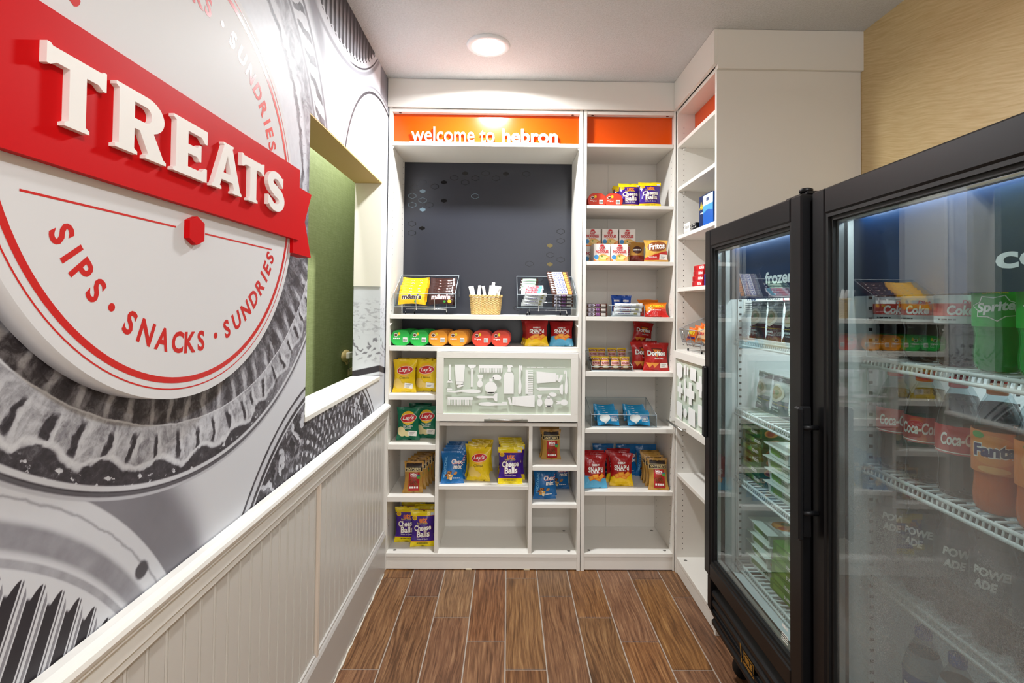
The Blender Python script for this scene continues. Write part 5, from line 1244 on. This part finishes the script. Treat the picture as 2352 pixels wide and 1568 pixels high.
f2, FM2 = fridge('black glass door drinks cooler full of soda bottles, its glass fogged', .745, 1.222, 1.2, 'cold', .392, .155, .052, 1.390, mat_glass('cooler_glass_fogged', '#F6FAFA', 1.85, fog=.8), True)
# specification sheet on the freezer side wall
p = Print(lambda u, v, L: (.0364+L, u, v), .0004, .0002, 0)
p.rect(.128, .300, 1.300, 1.372, W_); p.text('True', .155, 1.356, .034, .014, ink('navy', '#17356E'), .03); p.text('7307227', .235, 1.358, .060, .011, K_, .02); p.rect(.272, .297, 1.344, 1.370, ink('badgered', '#B5384A')); p.rect(.275, .294, 1.352, 1.360, W_)
for k in range(5): p.rect(.134, .200+.012*(k % 3), 1.338-.008*k, 1.3405-.008*k, ink('greyk', '#7A7F84')); p.rect(.222, .262+.01*(k % 2), 1.338-.008*k, 1.3405-.008*k, ink('greyk', '#7A7F84'))
p.build('specification_sheet', f1)

# ------------------------------------------------------------------ frozen food
def fput(FM, name, me, ch, lx, ly, lz, label, cat, group, tilt=0, rz=0, s=None):
    o = inst(name, me, None); tag(o, label, cat, group)
    S4 = Matrix.Diagonal(Vector((*(s or (1, 1, 1)), 1)))
    o.matrix_world = FM @ Matrix.Translation(Vector((lx, ly, lz))) @ Matrix.Rotation(math.radians(rz), 4, 'Z') @ Matrix.Rotation(math.radians(-tilt), 4, 'X') @ S4
    for n, m in ch: inst(n, m, o)
    return o
def kput(FM, key, lx, ly, lz, label, cat, group, tilt=0, rz=0, s=None):
    n, me, ch, w, h, d = KIND[key]; return fput(FM, n, me, ch, lx, ly, lz+.0012, label, cat, group, tilt, rz, s)
def art_meal(p, w, h):
    p.rect(-w*.46, w*.46, h*.86, h*.97, ink('zip', '#4A5258')); p.ell(0, h*.90, .010, .006, ink('logo', '#9AA5AC'))
    p.ell(-.006, h*.58, .040, .030, ink('bowl', '#DDD8C4')); p.ell(-.004, h*.59, .030, .021, ink('food', '#B7A57C')); p.ell(.004, h*.60, .012, .008, ink('foodg', '#7E8F55')); p.ell(-.014, h*.57, .010, .007, ink('foodr', '#A8764E'))
    p.rect(-w*.46, w*.46, h*.30, h*.315, ink('stripe', '#B7A63C')); p.bars(-.008, h*.22, .05, .009, ink('palet', '#CFE0DF'), .02); p.bars(-.008, h*.14, .04, .006, ink('palet', '#CFE0DF'))
kind('meal', 'frozen_meal_pouch', .108, .134, .034, [film('mealgrey', '#A9B0AE'), film('mealteal', '#16323E')], lambda u, v: 1 if v < .42 else 0, art_meal, 40)
kind('meal2', 'frozen_meal_pouch', .108, .134, .034, [film('mealpale', '#C6CCC8'), film('mealslate', '#5F7078')], lambda u, v: 1 if v < .42 else 0, art_meal, 41)
kind('flat_y', 'frozen_snack_bag', .13, .10, .03, *one(film('flaty', '#D9C22A')), lambda p, w, h: p.bars(0, h*.5, .06, .02, W_, .03), 42)
g1 = 'frozen meal pouches on the top freezer shelf'
for i in range(4):
    kput(FM1, 'meal', .096+.112*i, .150, 1.212, ['first', 'second', 'third', 'fourth'][i]+' dark frozen meal pouch from the side shelving, top freezer shelf', 'frozen meal', g1, 4, (2, -2, 1, 0)[i])
    kput(FM1, 'meal2', .100+.112*i, .165, .962, ['first', 'second', 'third', 'fourth'][i]+' pale frozen meal pouch from the side shelving, second freezer shelf', 'frozen meal', 'frozen meal pouches on the second freezer shelf', 6, (-3, 2, -1, 3)[i])
def meal_box(key, w, dd, h, mat, side, lip=None):
    mb = MB()
    if lip:
        mb.prism([(-w/2*.86, 0), (w/2*.86, 0), (w/2, h), (-w/2, h)], lambda u, v, n: (u, n, v), dd/2*.92, -dd/2*.92); mb.box(-w/2-.006, w/2+.006, -dd/2-.006, dd/2+.006, h-.001, h+.0025, b=.0008)
    else: mb.box(-w/2, w/2, -dd/2, dd/2, 0, h, b=.0008)
    me = mb.mesh('meal_box', [mat]); top = h+(.0026 if lip else 0)
    p = Print(lambda u, v, L: (u, v, top+L), .0003, .0002, 0); p.ell(0, 0, w*.34, dd*.30, ink('plate', '#2B1A12') if not lip else W_); p.ell(.004, 0, w*.28, dd*.24, ink('foodo', '#D9953F')); p.ell(-.012, .012, w*.10, dd*.09, ink('foodgr', '#5E8A34')); p.ell(.02, -.014, w*.09, dd*.08, ink('foodrd', '#B24A28')); p.bars(0, dd*.41, w*.62, .011, W_ if not lip else ink('hgreen', '#3C7A33'), .03)
    q = Print(lambda u, v, L: (w/2*(1 if not lip else .93)+L, u, v), .0003, .0002, 0); q.ell(-dd*.28, h*.5, dd*.13, h*.42, ink('foodo', '#D9953F')); q.ell(-dd*.30, h*.5, dd*.08, h*.28, ink('foodrd', '#B24A28')); q.text('Choice', dd*.10, h*.55, dd*.36, h*.36, W_ if not lip else ink('hgreen', '#3C7A33'), .02)
    r = Print(lambda u, v, L: (u, -dd/2*(1 if not lip else .92)-L, v), .0003, .0002, 0); r.rect(-w*.36, w*.1, h*.25, h*.75, ink('leafy', '#7FAF4A')); r.text('steam', w*.22, h*.5, w*.30, h*.4, W_ if not lip else ink('hgreen', '#3C7A33'), .02)
    KIND[key] = ('meal_box', me, [('printed_top', p.mesh('printed_top')), ('printed_side', q.mesh('printed_side')), ('printed_front', r.mesh('printed_front'))], w, h, dd)
GRN = M('carton_green', '#2F6B2C', .35); GRN2 = M('carton_leaf', '#5E8F36', .35); CLT = M('tray_white', '#DDE6DC', .35)
meal_box('gbox', .145, .175, .031, GRN, None); meal_box('gbox2', .140, .170, .031, GRN2, None); meal_box('tray', .140, .165, .036, CLT, None, lip=True)
for i in range(7): kput(FM1, 'gbox' if i < 6 else 'gbox2', .118+.003*math.sin(i*2.3), .205+.004*math.cos(i*3), .722+.0322*i, ['lowest', 'second lowest', 'third', 'fourth', 'fifth', 'sixth', 'topmost'][i]+' green frozen meal box in the stack, third freezer shelf', 'frozen meal box', 'stacked green frozen meal boxes', 0, math.sin(i*5)*2)
for i in range(4): kput(FM1, 'tray', .292+.004*math.sin(i*2), .200, .722+.0402*i, ['lowest', 'second lowest', 'third lowest', 'topmost'][i]+' white frozen meal tray in the stack, third freezer shelf', 'frozen meal tray', 'stacked white frozen meal trays', 0, (3, -2, 2, -3)[i])
for i in range(4): kput(FM1, 'tray', .150+.006*i, .205, .426+.0402*i, ['lowest', 'second', 'third', 'topmost'][i]+' frozen meal tray in the left stack, freezer bottom', 'frozen meal tray', 'frozen meal trays at the freezer bottom', 0, (4, -3, 2, -2)[i])
for i in range(5): kput(FM1, 'gbox2', .315+.005*i, .205, .426+.0322*i, ['lowest', 'second', 'third', 'fourth', 'topmost'][i]+' leaf green frozen meal box, freezer bottom', 'frozen meal box', 'leaf green frozen meal boxes', 0, (2, -2, 3, -1, 2)[i])

# ------------------------------------------------------------------ bottles
def bottle_kind(key, liquid, cap, label_mat, art, prof=None, lz=(.083, .137), rl=.0364, fill=.178):
    prof = prof or [(.001, .002), (.024, 0), (.031, .004), (.0345, .014), (.0355, .030), (.0335, .052), (.0330, .066), (.0355, .080), (.0362, .086), (.0362, .134), (.0350, .142), (.0325, .158), (.0265, .178), (.0190, .194), (.0140, .203), (.0128, .208), (.0128, .214)]
    PET = mat_glass('pet', '#E8EEF0', 1.4)
    mis = [0 if b[1] <= fill+.001 else 1 for a, b in zip(prof[:-1], prof[1:])]
    me = MB().lathe(prof, 28, mis=mis).mesh('drink_bottle', [liquid, PET])
    c = MB().lathe([(.0142, .208), (.0150, .210), (.0150, .224), (.0140, .227), (.0001, .227)], 20).mesh('cap', [cap])
    lb = MB().lathe([(rl, lz[0]), (rl, lz[1])], 64, caps=False).mesh('label_band', [label_mat])
    p = Print(lambda u, v, L: ((rl+L)*math.sin(u/rl), -(rl+L)*math.cos(u/rl), v), .0009, .0002, .005); art(p, lz[0], lz[1])
    KIND[key] = ('drink_bottle', me, [('cap', c), ('label_band', lb), ('label_print', p.mesh('label_print'))], .072, .227, .072)
def liq(name, hexc, tr=0.0): return M('liquid_'+name, hexc, .06, trans=tr, coat=.5, ior=1.33)
def art_dc(p, a, b):
    for o in (0, .114):
        p.rect(o-.054, o+.054, a+.014, a+.038, ink('dcred', '#D5301F')); p.text('Coke', o, a+.025, .040, .019, W_, .04, .15); p.text('Diet', o+.012, a+.040, .020, .009, RD, .03, .2); p.rect(o+.030, o+.038, a+.006, a+.016, W_); p.text('0', o+.034, a+.011, .004, .007, K_, .03); p.bars(o-.02, a+.007, .030, .004, K_)
bottle_kind('dietcoke', liq('cola', '#1A0B06'), M('cap_silver', '#C9CCCE', .3), M('label_silver', '#D4DADA', .35), art_dc)
def star(cx, cy, r, n, k): return [(cx+(r if i % 2 == 0 else r*k)*1.5*math.cos(i*PI/n+.3), cy+(r if i % 2 == 0 else r*k)*math.sin(i*PI/n+.3)) for i in range(2*n)]
def art_sp(p, a, b):
    for o in (0, .114):
        p.poly(star(o, (a+b)/2, .024, 7, .74), W_); p.poly(star(o, (a+b)/2, .0222, 7, .74), ink('spgreen', '#10A535')); p.text('Sprite', o, (a+b)/2, .052, .022, W_, .04, .25, rot=.12); p.text('LEMON-LIME', o, b-.006, .034, .005, YL, .03)
bottle_kind('sprite', liq('lime', '#12A23E', .35), M('cap_green', '#0E8F3B', .3), M('label_green', '#17B23A', .3), art_sp, lz=(.080, .146))
def art_ck(p, a, b):
    for o in (0, .114): p.text('Coca-Cola', o, (a+b)/2+.003, .066, .024, W_, .03, .3, rot=.06); p.rect(o-.05, o+.05, a+.003, a+.005, W_)
bottle_kind('coke', liq('cola', '#1A0B06'), M('cap_red', '#C81E22', .3), M('label_red', '#C3181F', .3), art_ck)
def art_fa(p, a, b):
    for o in (0, .114):
        p.ell(o, (a+b)/2+.004, .036, .026, ink('falight', '#F09A4A')); p.text('Fanta', o, (a+b)/2+.004, .064, .026, W_, .10, .1, rot=.08); p.text('Fanta', o, (a+b)/2+.004, .060, .022, ink('fapurple', '#3A2A63'), .05, .1, rot=.08); p.ell(o-.022, b-.008, .010, .006, ink('faleaf', '#3E9A3E')); p.ell(o, a+.008, .022, .006, ink('faslice', '#F3B26A'))
bottle_kind('fanta', liq('orange', '#DE6A26', .1), M('cap_orange', '#E27A22', .3), M('label_orange', '#E8833A', .3), art_fa, lz=(.072, .146), fill=.150)
def art_pw(p, a, b):
    for o in (0, .114): p.text('POWER', o+.004, b-.020, .060, .016, W_, .05, .2); p.text('ADE', o-.008, b-.042, .034, .016, W_, .05, .2); p.rect(o+.022, o+.040, a+.006, a+.020, ink('greyp', '#BFB9B2'))
bottle_kind('power', liq('dark', '#2A2130', .1), M('cap_black', '#17171A', .3), M('label_black', '#1E2026', .3), art_pw, lz=(.070, .158))
def art_wt(p, a, b):
    for o in (0, .114): p.bars(o, (a+b)/2, .055, .020, W_, .04)
bottle_kind('water', liq('water', '#A9C6D6', .3), M('cap_blue', '#1E62B4', .3), M('label_blue', '#1F5FA8', .3), art_wt)
def fput_b(key, ys, z, dx, noun, shelf_, pos, group, deep=2, gap=.078):
    for y, ps in zip(ys, pos):
        for k in range(deep):
            lb = '%s, %s in front on the %s' % (noun, ps, shelf_) if k == 0 else '%s %s the %s one on the %s' % (noun, ['directly behind', 'two places behind'][k-1], ps, shelf_)
            kput(FM2, key, 1.222-y, .138+dx+gap*k, z-.0006, lb, 'bottle', group, 0, 46+10*math.sin(y*40+k))
T3 = ['far', 'middle', 'near']
fput_b('dietcoke', (1.140, 1.057, .972), 1.2125, 0, 'silver labelled diet cola bottle', 'top cooler shelf', T3, 'diet cola bottles', 3)
fput_b('sprite', (.884, .802, .722), 1.2125, -.004, 'green lemon lime bottle', 'top cooler shelf', T3, 'green bottles', 2)
fput_b('coke', (1.138, 1.056, .974), .9625, .002, 'red labelled cola bottle', 'second cooler shelf', T3, 'cola bottles', 2)
fput_b('fanta', (.892, .812, .732), .9625, 0, 'orange soda bottle', 'second cooler shelf', T3, 'orange soda bottles', 2)
fput_b('power', (1.138, 1.058, .978, .898, .818, .738), .7225, 0, 'dark sports drink bottle', 'third cooler shelf', ['farthest']+ORD[1:5]+['nearest'], 'dark sports drink bottles', 2)
fput_b('water', (1.060, .978, .896), .4255, 0, 'blue labelled water bottle', 'cooler floor', T3, 'water bottles', 1)
